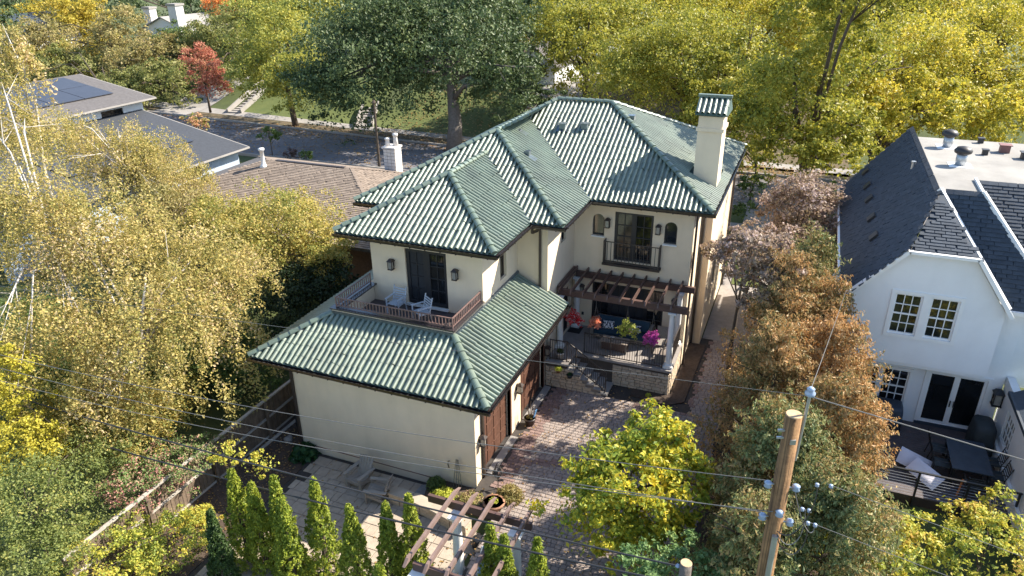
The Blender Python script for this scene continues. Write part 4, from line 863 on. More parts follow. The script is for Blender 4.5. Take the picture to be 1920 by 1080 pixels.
cable('thin grey cable, middle one of the three crossing the cream garage wall', (8.7, -7.6, 8.12), (-32.7, -7.6, 8.3), 1.45, .007, 'cable_grey', 40)
cable('thin grey cable, lowest of the three crossing the cream garage wall', (8.85, -7.75, 8.3), (-32.7, -7.6, 8.0), 1.75, .007, 'cable_grey', 40)
cable('thin grey cable from the pole top crossing the green garage roof', (9.05, -7.6, 10.35), (-30, -7.6, 8.5), .3, .004, 'cable_grey', 30)
cable('bright cable from the pole top running right across the dark deck', (9.05, -7.6, 10.35), (25, -6, 7.5), .05, .009, 'cable_grey', 14)
cable('thin cable running right from the upper insulators over the shrubs', (9.55, -7.3, 8.7), (30, -7.6, 5.5), .1, .005, 'cable_grey', 14)
cable('thin cable running right from the lower insulators over the shrubs', (9.4, -7.4, 7.98), (30, -7.6, 4.7), .1, .005, 'cable_grey', 14)
cable('cable from the pole top to the corner of the white house', (9.05, -7.6, 10.42), (10.62, 9, 5.35), .1, .006, 'cable_grey', 14)
cp = at_base('cut_pole', 'sawn-off wooden pole top standing among the leaves at the bottom edge', 'utility pole', 7.42, -4.9, -.05)
b = MB(); b.tube([(7.42, -4.9, -.1), (7.42, -4.9, 4.0)], [.15, .13], 16); b.build('pole', 'bark_grey', cp, True)
b = MB(); b.lathe([(.128, 0), (.12, .012), (.001, .013)], (7.42, -4.9, 4.001), 16); b.build('pole_cap', 'pole_top', cp)
b = MB(); b.lathe([(.03, -.04), (.06, 0), (.03, .04)], (7.25, -4.9, 3.85), 8); b.build('insulator', 'insulator', cp)
# ============================================================ THE WHITE HOUSE ON THE RIGHT
wh = thing('white_house', 'white stucco house with dark blue shingle roof and flat top at the right', 'house', (13, 12, 0))
D0 = .3
gp = [(10.75, 3.02), (15.25, 3.02), (15.25, 5.4), (14.05, 7.1), (12.2, 7.1), (10.75, 5.4)]
# gabled front wall with two window openings, built as a prism plus reveals
def gable_wall():
    b = MB(); hs = [(12.02, 12.86), (13.1, 13.94)]; za, zb = 4.12, 5.62
    def col(x0, x1, z0, z1a, z1b): b.prism([(x0, z0), (x1, z0), (x1, z1b), (x0, z1a)], 8.0, 8.25)
    top = lambda x: 5.4 + (x - 10.75) * 1.7 / 1.45 if x < 12.2 else (7.1 if x <= 14.05 else 7.1 - (x - 14.05) * 1.7 / 1.2)
    xs = [10.75, 12.02, 12.2, 12.86, 13.1, 13.94, 14.05, 15.25]
    for x0, x1 in zip(xs, xs[1:]):
        if any(h[0] <= x0 + 1e-6 and x1 <= h[1] + 1e-6 for h in hs): col(x0, x1, 3.02, za, za); col(x0, x1, zb, top(x0 + 1e-6), top(x1 - 1e-6))
        else: col(x0, x1, 3.02, top(x0 + 1e-6), top(x1 - 1e-6))
    return b.build('wall', 'white_stucco', wh)
gable_wall()
for a0 in (12.02, 13.1): window(wh, (10.75, 8.0), (15.25, 8.0), a0 - 10.75, a0 - 10.75 + .84, 4.12, 5.62, 3, 4, 'white_paint', 'glass_dark', .06, .06, 'sash_window', .028, True)
b = MB()
for x0, x1, z0, z1 in ((11.9, 12.018, 4.0, 5.74), (12.862, 13.098, 4.118, 5.622), (13.942, 14.06, 4.0, 5.74), (12.018, 13.942, 5.622, 5.74), (12.018, 13.942, 4.0, 4.118)): b.box((x0, 7.965, z0), (x1, 8.06, z1))
b.build('window_trim', 'white_paint', wh)
b = MB(); b.box((10.75, 8.25, 3.0), (15.25, 8.7, 3.06)); b.box((10.8, 8.05, 2.9), (15.2, 8.25, 3.018)); b.build('overhang_soffit', 'white_stucco', wh)
wall(wh, (10.8, 8.75), (16.0, 8.75), -.1, 5.4, [(.55, 1.4, .95, 2.35), (1.5, 2.35, .95, 2.35), (2.95, 4.75, .42, 2.5)], .25, 'white_stucco')
for a0 in (.55, 1.5): window(wh, (10.8, 8.75), (16, 8.75), a0, a0 + .85, .95, 2.35, 3, 4, 'white_paint', 'glass_dark', .05, .05, 'sash_window', .028, True)
for a0 in (2.95, 3.85):
    dr = window(wh, (10.8, 8.75), (16, 8.75), a0, a0 + .9, .42, 2.5, 1, 1, 'white_paint', 'glass_dark', .09, .05, 'french_door', .03)
    b = MB(); x = 10.8 + (3.85 - .06 if a0 < 3 else 3.85 + .06); b.box((x - .02, 8.64, 1.25), (x + .02, 8.668, 1.5)); b.build('handle', 'black_metal', dr)
b = MB(); b.box((13.65, 8.7, .3), (15.65, 8.76, .41)); b.build('door_sill', 'cover_navy', wh)
b = MB()
for x0, x1, z0, z1 in ((13.63, 13.748, .42, 2.6), (15.552, 15.67, .42, 2.6), (13.748, 15.552, 2.502, 2.6), (11.25, 11.348, .85, 2.45), (13.152, 13.25, .85, 2.45), (11.348, 13.152, 2.352, 2.45), (11.348, 13.152, .85, .948)): b.box((x0, 8.71, z0), (x1, 8.79, z1))
b.build('door_trim', 'white_paint', wh)
wall(wh, (10.8, 21.6), (10.8, 8.75), -.1, 5.4, [(6, 7, 3.4, 4.6)], .25, 'white_stucco', s0=0)
window(wh, (10.8, 21.6), (10.8, 8.75), 6, 7, 3.4, 4.6, 2, 2, 'white_paint')
wall(wh, (15.25, 8.85), (19.5, 8.85), 2.4, 5.3, (), .2, 'white_stucco', s0=0)
wall(wh, (16.05, 8.8), (16.05, 1.0), -.1, 2.75, [(1.1, 2.2, 1.0, 2.1)], .25, 'white_stucco', s0=0)
window(wh, (16.05, 8.8), (16.05, 1.0), 1.1, 2.2, 1.0, 2.1, 4, 3, 'white_paint', 'glass_dark', .06, .06, 'side_window', .03)
b = MB(); b.box((15.93, 1, .3), (16.04, 8.7, .8)); b.build('wall_base', 'white_paint', wh)
b = MB(); b.add([(16.0, 1.0, 2.76), (16.0, 7.7, 2.76), (19.5, 8.7, 4.2), (19.5, 1, 4.2)], [(0, 3, 2, 1)]); b.box((15.92, .9, 2.62), (16.06, 7.8, 2.755)); b.build('wing_roof', 'cover_navy', wh)
lantern(wh, (15.9, 8.75, 2.05), (0, -1, 0), 1.5, 'black_metal')
b = MB(); b.box((13.1, 8.73, .62), (13.2, 8.748, .74)); b.build('outlet_box', 'vent_dark', wh)
# roof: steep left slope, clipped front slope, right slopes, flat top
rb = MB()
def pr(*p): rb.add(p, [tuple(range(len(p)))])
pr((10.4, 7.75, 5.2), (12.1, 7.75, 7.14), (13.0, 10.7, 8.48), (13.0, 21.6, 8.48), (10.4, 21.6, 5.2)); pr((12.1, 7.75, 7.14), (14.1, 7.75, 7.14), (13.06, 10.7, 8.48)); pr((14.1, 7.75, 7.14), (15.4, 7.75, 5.3), (15.4, 8.6, 5.3), (13.06, 10.7, 8.48)); 
pr((13.0, 10.7, 8.47), (15.35, 8.55, 5.3), (16.9, 8.55, 5.3), (14.28, 10.7, 8.47)); pr((13.0, 21.6, 8.47), (13.0, 19.3, 8.47), (22, 19.3, 8.47), (22, 21.6, 5.3), (13.0, 21.6, 5.3))
pr((14.3, 12.5, 8.47), (16.9, 8.55, 5.25), (21, 8.55, 5.25), (21, 12.5, 8.47))
wr = rb.build('roof', 'shingle_grey', wh); wr.data.materials[0] = M['cover_navy']
def flat_tile():
    b = MB(); b.add([(-.5, 0, .002), (.5, 0, .002), (.5, 0, .038), (-.5, 0, .038), (-.5, 1.25, .004), (.5, 1.25, .004), (.5, 1.25, .008), (-.5, 1.25, .008)], [(3, 2, 6, 7), (0, 1, 2, 3), (0, 3, 7, 4), (1, 5, 6, 2)]); return b
shb = piece_mesh('shingle', flat_tile(), 'shingle_blue'); shn = piece_mesh('shingle', flat_tile(), 'shingle_brown')
def shingles(*a, tw=.30, tl=.15, **k):
    o = slope(*a, tw=tw, tl=tl, stag=True, lift=.012, **k)
    for m_ in o:
        for i in range(3): m_[i][0] *= tw * .97
    return o
sh = []
PL = (8.48 - 5.2) / 2.6
sh += shingles((10.4, 21.6, 5.2), (0, -1, 0), (1, 0, 0), 13.85, lambda a: 0, lambda a: 2.6 if a < 10.9 else min(2.6, 1.7 + (13.85 - a) * .31), pit=PL)
sh += shingles((12.1, 7.75, 7.14), (1, 0, 0), (0, 1, 0), 2.0, lambda a: 0, lambda a: min(a / .95, (2 - a) / 1.05, 1) * 2.95, pit=1.34 / 2.95)
PF = 3.17 / 2.15
sh += shingles((13.0, 8.55, 5.3), (1, 0, 0), (0, 1, 0), 3.9, lambda a: max(0, 2.15 - a * .915), lambda a: 2.15 if a < 1.28 else max(0, 2.15 - (a - 1.28) * .82), pit=PF)
sh += shingles((14.3, 8.55, 5.25), (1, 0, 0), (0, 1, 0), 6.7, lambda a: max(0, 3.95 - a * 1.52), lambda a: 3.95, pit=3.22 / 3.95)
emit('shingle', shb, sh, wr, 300, lambda p: math.dist(p, (13.5, 8.5, 7)))
b = MB(); b.prism([(13.0, 10.7), (14.28, 10.7), (14.31, 12.5), (22, 12.5), (22, 19.3), (13.0, 19.3)], 8.3, 8.5, uy=(0, 1, 0), uz=(0, 0, 1)); b.build('flat_roof', 'flat_roof', wh)
b = MB(); b.bar((13.0, 10.75, 8.55), (15.4, 8.4, 5.38), .12, .16); b.bar((14.3, 10.75, 8.55), (16.95, 8.5, 5.32), .1, .16); b.bar((14.3, 10.7, 8.55), (14.32, 12.5, 8.55), .08, .1)
b.bar((15.4, 7.83, 5.35), (14.08, 7.83, 7.2), .2, .12); b.bar((14.08, 7.83, 7.17), (12.12, 7.83, 7.17), .2, .1); b.bar((12.12, 7.83, 7.2), (10.55, 7.83, 5.42), .2, .12); b.build('barge_board', 'white_paint', wh)
b = MB(); b.box((10.28, 8.0, 5.1), (10.42, 21.6, 5.22)); b.box((15.42, 8.42, 5.2), (21, 8.56, 5.32)); b.bar((10.45, 8.0, 5.1), (10.7, 8.02, 4.7), .09, .09); b.bar((10.72, 7.96, 4.75), (10.72, 7.96, 0), .09, .09); b.build('gutter', 'white_paint', wh)
for y in (11.05, 13.3, 15.85, 17.9, 20.3):
    z = 5.2 + PL * .95; b = MB(); b.frame((11.35, y, z), (0, -1, 0), (1 / math.sqrt(1 + PL * PL), 0, PL / math.sqrt(1 + PL * PL)), (-PL / math.sqrt(1 + PL * PL), 0, 1 / math.sqrt(1 + PL * PL)), (-.22, -.16, .02), (.22, .2, .13)); b.build('box_vent', 'vent_dark', wh)
b = MB(); b.lathe([(.07, 0), (.07, .5), (.09, .5), (.09, .56)], (12.62, 15.46, 7.75), 10); b.build('vent_pipe', 'steel', wh)
for x, y in ((14.09, 14.57), (13.99, 17.6)):
    b = MB(); b.lathe([(.19, 0), (.19, .42), (.17, .43)], (x, y, 8.5), 14); t = b.build('turbine_vent', 'steel', wh, True)
    b = MB(); b.lathe([(.18, 0), (.3, .07), (.32, .16), (.24, .27), (.05, .32)], (x, y, 8.93), 16); b.build('turbine_head', 'vent_dark', t, True)
    b = MB(); b.box((x - .4, y - .4, 8.5), (x + .4, y + .4, 8.515)); b.build('vent_flashing', 'white_paint', t)
for (x, y, s, h), m in (((16.02, 17.4, .17, .3), 'vent_brown'), ((15.23, 16.7, .1, .2), 'vent_dark'), ((15.4, 18.9, .1, .2), 'vent_dark'), ((16.6, 16.5, .16, .25), 'vent_dark')):
    b = MB(); b.box((x - s, y - s, 8.5), (x + s, y + s, 8.5 + h)); b.box((x - s * 1.3, y - s * 1.3, 8.5 + h), (x + s * 1.3, y + s * 1.3, 8.53 + h)); b.build('roof_vent', m, wh)
b = MB()
for k in range(9):
    y0 = 9.2 + k * .45; p = [(10.78, y0, -.05)]
    for i in range(7): p.append((10.775, y0 + rng.normal(0, .12), .4 + i * .62))
    b.tube(p, [.03 - .0035 * i for i in range(8)], 4)
b.build('wall_vine', 'bark'); tag(bpy.data.objects['wall_vine'], 'bare dark vine climbing the side wall of the white house', 'vine')
# ------------------------------------------------------------ deck
deck = thing('deck', 'dark brown board deck behind the white house', 'deck', (14, 6.5, 0))
db = MB(); db.box((-.5, -2.23, -.02), (.5, 2.23, .02))
bm_ = MB(); bm_.box((-2.02, -.065, 0), (2.02, .065, .03)); bdm = piece_mesh('deck_board', bm_, 'deck_floor')
emit('deck_board', bdm, [Matrix.Translation((14.0, 4.3 + .0675 + i * .139, .27)) for i in range(32)], deck, 300)
b = MB(); b.box((12, 4.3, -.06), (16, 8.7, .268)); b.build('deck_frame', 'bronze', deck)
rl = thing('deck_railing', 'black metal deck railing with horizontal cables', 'railing', (14, 4.25, .3))
b = MB(); b.box((11.95, 4.2, 1.27), (16.02, 4.27, 1.31)); b.build('top_rail', 'black_metal', rl)
for x in (12.0, 13.3, 14.65, 15.97): b = MB(); b.box((x - .03, 4.205, -.1), (x + .03, 4.265, 1.268)); b.build('post', 'black_metal', rl)
for i in range(8): b = MB(); b.tube([(12, 4.235, .4 + i * .105), (16, 4.235, .4 + i * .105)], .006, 4); b.build('cable_line', 'steel', rl)
def cover(name, label, cat, lo, hi, m, taper, legs=None):
    t = thing(name, label, cat, ((lo[0] + hi[0]) / 2, (lo[1] + hi[1]) / 2, .3)); n = 9; vs = []; fs = []
    for k in range(n + 1):
        z = k / n; w_ = 1 - taper * z ** 3 if z < .999 else (1 - taper) * .86
        for i in range(28):
            a = i / 28 * 2 * math.pi; r = 1 / max(abs(math.cos(a)), abs(math.sin(a))) ** .85; wr_ = 1 + .025 * math.sin(a * 9 + k) * (1 - z)
            vs.append(((lo[0] + hi[0]) / 2 + math.cos(a) * r * w_ * wr_ * (hi[0] - lo[0]) / 2, (lo[1] + hi[1]) / 2 + math.sin(a) * r * w_ * wr_ * (hi[1] - lo[1]) / 2, lo[2] + (hi[2] - lo[2]) * min(1, z * 1.06) + rng.normal(0, .008)))
    fs = [(k * 28 + i, k * 28 + (i + 1) % 28, (k + 1) * 28 + (i + 1) % 28, (k + 1) * 28 + i) for k in range(n) for i in range(28)] + [tuple(n * 28 + i for i in range(28))]
    b = MB(); b.add(vs, fs); b.build('cover', m, t, True)
    for x, y in (legs or []): b = MB(); b.bar((x, y, .3), (x, y, lo[2] + .1), .04, .04); b.build('leg', 'black_metal', t)
    return t
cover('covered_loveseat', 'navy fabric cover over an outdoor loveseat below the sash windows', 'furniture cover', (12.0, 7.75, .55), (13.15, 8.6, 1.25), 'cover_navy', .12, [(12.05, 7.8), (13.1, 7.8), (12.05, 8.55), (13.1, 8.55)])
cover('covered_grill', 'dark grill under a cover between glass doors and side wall', 'grill', (15.2, 7.2, .31), (15.9, 8.3, 1.45), 'cover_dark', .18)
dt = thing('patio_table', 'dark rectangular outdoor table on the brown deck', 'table', (14.9, 6.2, .3))
b = MB(); b.box((14.35, 5.25, .99), (15.5, 7.05, 1.03)); b.build('table_top', 'cover_navy', dt)
for x in (14.42, 15.4):
    for y in (5.32, 6.95): b = MB(); b.box((x, y, .3), (x + .05, y + .05, .99)); b.build('leg', 'black_metal', dt)
def mesh_chair(label, x, y, rz):
    t = thing('patio_chair', label, 'chair', (0, 0, 0), 'dark metal chairs around the deck table')
    b = MB(); b.box((-.24, -.24, .42), (.24, .22, .45)); b.build('seat', 'cover_dark', t)
    for i in range(5): b = MB(); b.bar((-.23, .24 + i * .02, .52 + i * .09), (.23, .24 + i * .02, .52 + i * .09), .015, .04); b.build('back_slat', 'black_metal', t)
    for s in (-.25, .25):
        b = MB(); b.tube([(s, -.26, 0), (s, -.25, .64), (s, .26, .66)], .016, 6); b.build('leg', 'black_metal', t)
        b = MB(); b.tube([(s, .3, 0), (s, .22, .43), (s, .36, .95)], .016, 6); b.build('leg', 'black_metal', t)
    t.location = (x, y, .305); t.rotation_euler = (0, 0, rz)
mesh_chair('dark deck chair at the left side of the table, further from the railing', 14.15, 6.7, math.radians(90)); mesh_chair('dark deck chair at the left side of the table, beside the white cushions', 14.15, 5.85, math.radians(90))
mesh_chair('dark deck chair at the right side of the table, below the grill', 15.68, 6.5, math.radians(-90)); mesh_chair('dark deck chair at the right side of the table, nearer the railing', 15.68, 5.75, math.radians(-90)); mesh_chair('dark deck chair at the railing end of the table', 14.95, 4.95, math.radians(180))
for label, x, y, z, rx, rz in (('white cushion lying slanted on top of the other one', 13.65, 5.2, .62, .42, -1.5), ('white cushion standing tilted beneath the other one', 13.4, 5.85, .56, .5, -1.1)):
    b = MB(); n = 6; vs = []; fs = []
    for s in (1, -1):
        k = len(vs)
        vs += [(i / n * 1.0 - .5, j / n * .62 - .31, s * .075 * ((1 - (i / n * 2 - 1) ** 6) * (1 - (j / n * 2 - 1) ** 6)) ** .5) for i in range(n + 1) for j in range(n + 1)]
        fs += [(k + i * 7 + j, k + (i + 1) * 7 + j, k + (i + 1) * 7 + j + 1, k + i * 7 + j + 1)[::s] for i in range(n) for j in range(n)]
    b.add(vs, fs); o = b.build('cushion', 'cushion_white', None, True); o.location = (x, y, z); o.rotation_euler = (rx, .25, rz + .9); tag(o, label, 'cushion')
tc_ = thing('plant_cage', 'pale green wire plant cage on the deck corner', 'plant cage', (12.25, 4.75, .3))
for z, r in ((.55, .12), (.8, .16), (1.05, .2)): b = MB(); b.tube([(12.25 + r * math.cos(a), 4.75 + r * math.sin(a), .3 + z) for a in np.linspace(0, 2 * math.pi, 17)], .01, 4, False); b.build('ring', 'wire_green', tc_)
for a in (0, 2.1, 4.2): b = MB(); b.tube([(12.25 + .07 * math.cos(a), 4.75 + .07 * math.sin(a), .3), (12.25 + .2 * math.cos(a), 4.75 + .2 * math.sin(a), 1.35)], .008, 4); b.build('upright', 'wire_green', tc_)
b = MB(); b.bar((14.55, 4.75, .35), (14.62, 4.85, .95), .05, .03); tag(b.build('board', 'orange_wood'), 'small orange wooden board leaning under the deck table', 'board')

# ============================================================ BROWN-ROOFED HOUSE ON THE LEFT
bh = thing('brown_house', 'low house with brown shingle hip roof behind the golden tree', 'house', (-19, 18, 0))
wall(bh, (-28.2, 11.8), (-10.3, 11.8), -.5, 2.75, [(12, 14, 1.2, 2.3)], .25, 'old_brick'); window(bh, (-28.2, 11.8), (-10.3, 11.8), 12, 14, 1.2, 2.3, 2, 2, 'white_paint')
wall(bh, (-10.3, 11.8), (-10.3, 23.8), -.5, 2.75, [(.6, 2.2, 1.0, 2.3), (5, 6.4, 1.0, 2.3)], .25, 'old_brick'); 
for a0 in (.6, 5): window(bh, (-10.3, 11.8), (-10.3, 23.8), a0, a0 + 1.5, 1.0, 2.3, 2, 2, 'white_paint', 'glass_dark', .09)
wall(bh, (-10.3, 23.8), (-28.2, 23.8), -.5, 2.75, (), .25, 'white_stucco'); wall(bh, (-28.2, 23.8), (-28.2, 11.8), -.5, 2.75, (), .25, 'white_stucco')
x0, x1, y0, y1, ze, zr = -28.8, -9.6, 11.2, 24.4, 2.7, 4.72; hd = 6.6; p_ = (zr - ze) / hd
rb = MB(); rb.add([(x0, y0, ze), (x1, y0, ze), (x1, y1, ze), (x0, y1, ze), (x0 + hd, y0 + hd, zr), (x1 - hd, y0 + hd, zr)], [(0, 1, 5, 4), (1, 2, 5), (2, 3, 4, 5), (3, 0, 4)]); rb.box((x0 + .03, y0 + .03, ze - .14), (x1 - .03, y1 - .03, ze - .01)); br_ = rb.build('roof', 'shingle_grey', bh)
W_, Dp = x1 - x0, y1 - y0
sb_ = shingles((x0, y0, ze), (1, 0, 0), (0, 1, 0), W_, lambda a: 0, lambda a: min(a, W_ - a, hd), pit=p_, tw=.34, tl=.16) + shingles((x1, y0, ze), (0, 1, 0), (-1, 0, 0), Dp, lambda a: 0, lambda a: min(a, Dp - a), pit=p_, tw=.34, tl=.16) + shingles((x1, y1, ze), (-1, 0, 0), (0, -1, 0), W_, lambda a: 0, lambda a: min(a, W_ - a, hd), pit=p_, tw=.34, tl=.16)
emit('shingle', shn, sb_, br_, 300, lambda p: math.dist(p, (-15, 13, 3.4)))
b = MB(); b.bar((-21.6, 17.75, 4.72), (-16.6, 17.75, 4.72), .22, .07); b.build('ridge_vent', 'bronze', bh)
for a, c in (((x1, y0, ze), (x1 - hd, y0 + hd, zr)), ((x1, y1, ze), (x1 - hd, y1 - hd, zr))):
    b = MB(); b.bar(Vector(a) + Vector((0, 0, .02)), Vector(c) + Vector((0, 0, .02)), .2, .04); b.build('hip_cap', 'shingle_brown', bh)
b = MB(); b.box((x1, y0, ze - .1), (x1 + .1, y1, ze)); b.build('gutter', 'white_paint', bh)
zc = zr - p_ * 3.3; b = MB(); b.box((-15.75, 20.7, zc - .3), (-14.95, 21.5, zc + 1.55)); ch = b.build('chimney', 'mortar', bh)
bk = MB(); bk.add(*(lambda q: (q.v, q.f))(frustum(.02, .03))); bkm = piece_mesh('brick', bk, 'chimney_brick_white'); ms = []
for r_ in range(8):
    z = zc - .2 + r_ * .215 + .1
    for (o_, d_, n_) in (((-15.75, 20.7), (1, 0), (0, -1)), ((-14.95, 20.7), (0, 1), (1, 0))):
        for j in range(3):
            a = .135 + j * .265 + (.0 if r_ % 2 else .0); c = (o_[0] + d_[0] * a, o_[1] + d_[1] * a); ms.append(Matrix(((d_[0] * .25, 0, n_[0], c[0]), (d_[1] * .25, 0, n_[1], c[1]), (0, .195, 0, z), (0, 0, 0, 1))))
emit('brick', bkm, ms, ch, 300)
b = MB(); b.box((-15.82, 20.63, zc + 1.55), (-14.88, 21.57, zc + 1.65)); b.build('chimney_cap', 'chimney_brick_white', ch)
for x, y, h in ((-15.55, 20.95, .5), (-15.15, 21.25, .75)): b = MB(); b.lathe([(.17, 0), (.12, h * .6), (.13, h * .8), (.17, h * .82), (.17, h)], (x, y, zc + 1.65), 10); b.build('chimney_pot', 'chimney_brick_white', ch, True)
b = MB(); b.lathe([(.3, -.1), (.17, .12), (.12, .2), (.12, 1.0), (.18, 1.0), (.18, 1.12), (.05, 1.15)], (-22.0, 17.0, 4.48), 12); b.build('vent_pipe', 'white_paint', bh, True)
for x in (-11.7, -11.0, -10.4): pass
for k in range(3): x = -10.6 - k * .55; y = 16.2 + k * 1.1; z = ze + p_ * (x1 - x); b = MB(); b.box((x - .15, y - .2, z), (x + .15, y + .2, z + .12)); b.build('box_vent', 'vent_brown', bh)
# ============================================================ BLUE-GREY HOUSE WITH SOLAR PANELS
gh = thing('blue_house', 'pale blue-grey house with solar panels on two low roofs', 'house', (-40, 20, 0))
wall(gh, (-31.6, 6), (-31.6, 25.2), -.5, 3.0, [(10.6, 12.7, 1.85, 2.75), (13.0, 15.4, 1.75, 2.75)], .25, 'blue_stucco'); 
for a0, a1, z0 in ((10.6, 12.7, 1.85), (13.0, 15.4, 1.75)): window(gh, (-31.6, 6), (-31.6, 25.2), a0, a1, z0, 2.75, 2, 1, 'bronze', 'glass_dark', .07)
wall(gh, (-31.6, 25.2), (-56, 25.2), -.5, 3.0, (), .25, 'blue_stucco'); wall(gh, (-41.2, 8), (-41.2, 25.9), 2.8, 6.0, [(14, 16, 4.6, 5.6), (8, 10, 4.6, 5.6)], .25, 'white_stucco')
for a0 in (14, 8): window(gh, (-41.2, 8), (-41.2, 25.9), a0, a0 + 2, 4.6, 5.6, 2, 1, 'bronze', 'glass_dark', .07)
wall(gh, (-41.2, 25.9), (-56, 25.9), 2.8, 6.0, (), .25, 'white_stucco')
def lowroof(xe, ye0, ye1, ze, xr, pit, trim):
    zr_ = ze + (xe - xr) * pit; b = MB(); b.add([(xe, ye0, ze), (xe, ye1, ze), (xr, ye1, zr_), (xr, ye0, zr_), (xe, ye0, ze - .18), (xe, ye1, ze - .18), (xr, ye1, zr_ - .18), (xr, ye0, zr_ - .18)], [(0, 1, 2, 3), (4, 7, 6, 5), (0, 4, 5, 1), (1, 5, 6, 2), (2, 6, 7, 3), (3, 7, 4, 0)]); r_ = b.build('roof', 'shingle_grey', gh)
    b = MB(); b.box((xe + .002, ye0, ze - .14), (xe + .09, ye1 + .1, ze - .02)); b.bar((xe, ye1 + .05, ze - .06), (xr, ye1 + .05, zr_ - .06), .09, .12); b.build('fascia', trim, gh); return r_
def panels(xe, ze, pit, x_lo, x_hi, y_lo, y_hi, nx, ny):
    ks = math.sqrt(1 + pit * pit)
    for i in range(nx):
        for j in range(ny):
            xa = xe - (x_lo + (x_hi - x_lo) * i / nx); w_ = (x_hi - x_lo) / nx - .05; ya = y_lo + (y_hi - y_lo) * j / ny; h = (y_hi - y_lo) / ny - .06
            z = ze + pit * (xe - xa); b = MB(); b.frame((xa, ya, z), (0, 1, 0), (-1 / ks, 0, pit / ks), (pit / ks, 0, 1 / ks), (0, 0, .06), (h, w_ * ks, .11)); b.build('solar_panel', 'solar', gh)
lowroof(-30.9, 5.5, 25.6, 3.0, -41.2, .21, 'concrete').data.materials[0] = M['roof_charcoal']; panels(-30.9, 3.0, .21, 3.0, 6.8, 13, 23.4, 2, 6)
lowroof(-40.3, 7.5, 26.4, 6.05, -48.2, .18, 'concrete'); panels(-40.3, 6.05, .18, 2.2, 7.4, 9, 24.6, 2, 6)
b = MB(); b.add([(-48.2, 7.5, 7.47), (-48.2, 26.4, 7.47), (-56.5, 26.4, 6.0), (-56.5, 7.5, 6.0)], [(0, 1, 2, 3)]); b.build('back_roof', 'shingle_grey', gh)
# ============================================================ FAR HOUSES ACROSS THE STREET
def far_house(name, label, x, y, z, w, d, h, rh, wm, rm, chim=()):
    t = thing(name, label, 'house', (x, y, z)); b = MB(); b.prism([(x - w / 2, z - 1), (x + w / 2, z - 1), (x + w / 2, z + h), (x, z + h + rh), (x - w / 2, z + h)], y - d / 2, y + d / 2); b.build('wall', wm, t)
    for s in (-1, 1): b = MB(); b.bar((x + s * (w / 2 + .35), y, z + h - .35 * rh / (w / 2) + .08), (x, y, z + h + rh + .08), d + .8, .14, (0, 0, 1)); b.build('roof', rm, t)
    for k in (-.25, .25):
        b = MB(); xx = x + k * w; b.box((xx - .5, y - d / 2 - .06, z + .9), (xx + .5, y - d / 2 - .002, z + 2.3)); wn = b.build('window', 'white_paint', t); b = MB(); b.box((xx - .4, y - d / 2 - .08, z + 1.0), (xx + .4, y - d / 2 - .062, z + 2.2)); b.build('pane', 'glass_dark', wn)
    for (cx, cy, s, top) in chim:
        b = MB(); b.box((cx - s, cy - s, z + 2), (cx + s, cy + s, top)); c = b.build('chimney', 'chimney_brick_white', t); b = MB(); b.box((cx - s * 1.2, cy - s * 1.2, top), (cx + s * 1.2, cy + s * 1.2, top + .3)); b.build('chimney_cap', 'concrete', c)
    return t
far_house('far_house', 'white clapboard house with a gable seen between the oak and the elm', -20.8, 64.5, 2.9, 5.4, 9, 2.0, 2.2, 'white_paint', 'shingle_grey')
far_house('far_house', 'far house with pale roof and two stone chimneys at the top left', -90, 80, 2.9, 13, 9, 2.0, 2.6, 'white_stucco', 'concrete', ((-85.8, 74.6, .8, 9.4), (-95, 78, .7, 8.6)))
far_house('far_house', 'far house with a dark blue roof in the top left corner', -101, 60, 2.9, 12, 9, 3, 3, 'white_paint', 'cover_navy')
far_house('far_house', 'dark roofed house behind the elms at the top centre', -23.5, 90, 2.9, 9, 9, 2.4, 2.8, 'white_paint', 'cover_navy')
for label, (xa, ya), (xb, yb), n, w_ in (('concrete garden steps with side walls below the oak', (-34.2, 46.3), (-36.6, 51.6), 9, 1.4), ('long stone steps with low walls climbing the lawn near the red maple', (-52.2, 47.5), (-53.4, 55.5), 12, 1.4)):
    t = thing('garden_steps', label, 'steps', (xa, ya, float(gz(np.float64(xa), np.float64(ya)))), 'garden steps across the street'); d = Vector((xb - xa, yb - ya, 0)); L = d.length; d /= L; n_v = Vector((-d.y, d.x, 0))
    for i in range(n):
        a = i / n * L; p = Vector((xa, ya, 0)) + d * a; z = float(gz(np.float64(p.x), np.float64(p.y))); b = MB(); b.frame(p, n_v, d, (0, 0, 1), (-w_ / 2, 0, z - .3), (w_ / 2, L / n - .02, z + .18)); b.build('step', 'concrete', t)
    for s in (-1, 1):
        b = MB(); p0 = Vector((xa, ya, 0)) + n_v * s * (w_ / 2 + .14); p1 = p0 + d * L; b.bar((p0.x, p0.y, float(gz(np.float64(p0.x), np.float64(p0.y))) + .25), (p1.x, p1.y, float(gz(np.float64(p1.x), np.float64(p1.y))) + .35), .18, .5); b.build('side_wall', 'concrete', t)
lp = thing('street_post', 'dark slim street post beside the road behind the neighbour chimney', 'post', (-24.5, 33.6, 0))
b = MB(); b.tube([(-24.5, 33.6, -.1), (-24.5, 33.6, 5.2)], [.13, .1], 8); b.build('shaft', 'bark', lp); b = MB(); b.lathe([(.16, 0), (.2, .1), (.05, .3)], (-24.5, 33.6, 5.2), 8); b.build('finial', 'bark', lp)
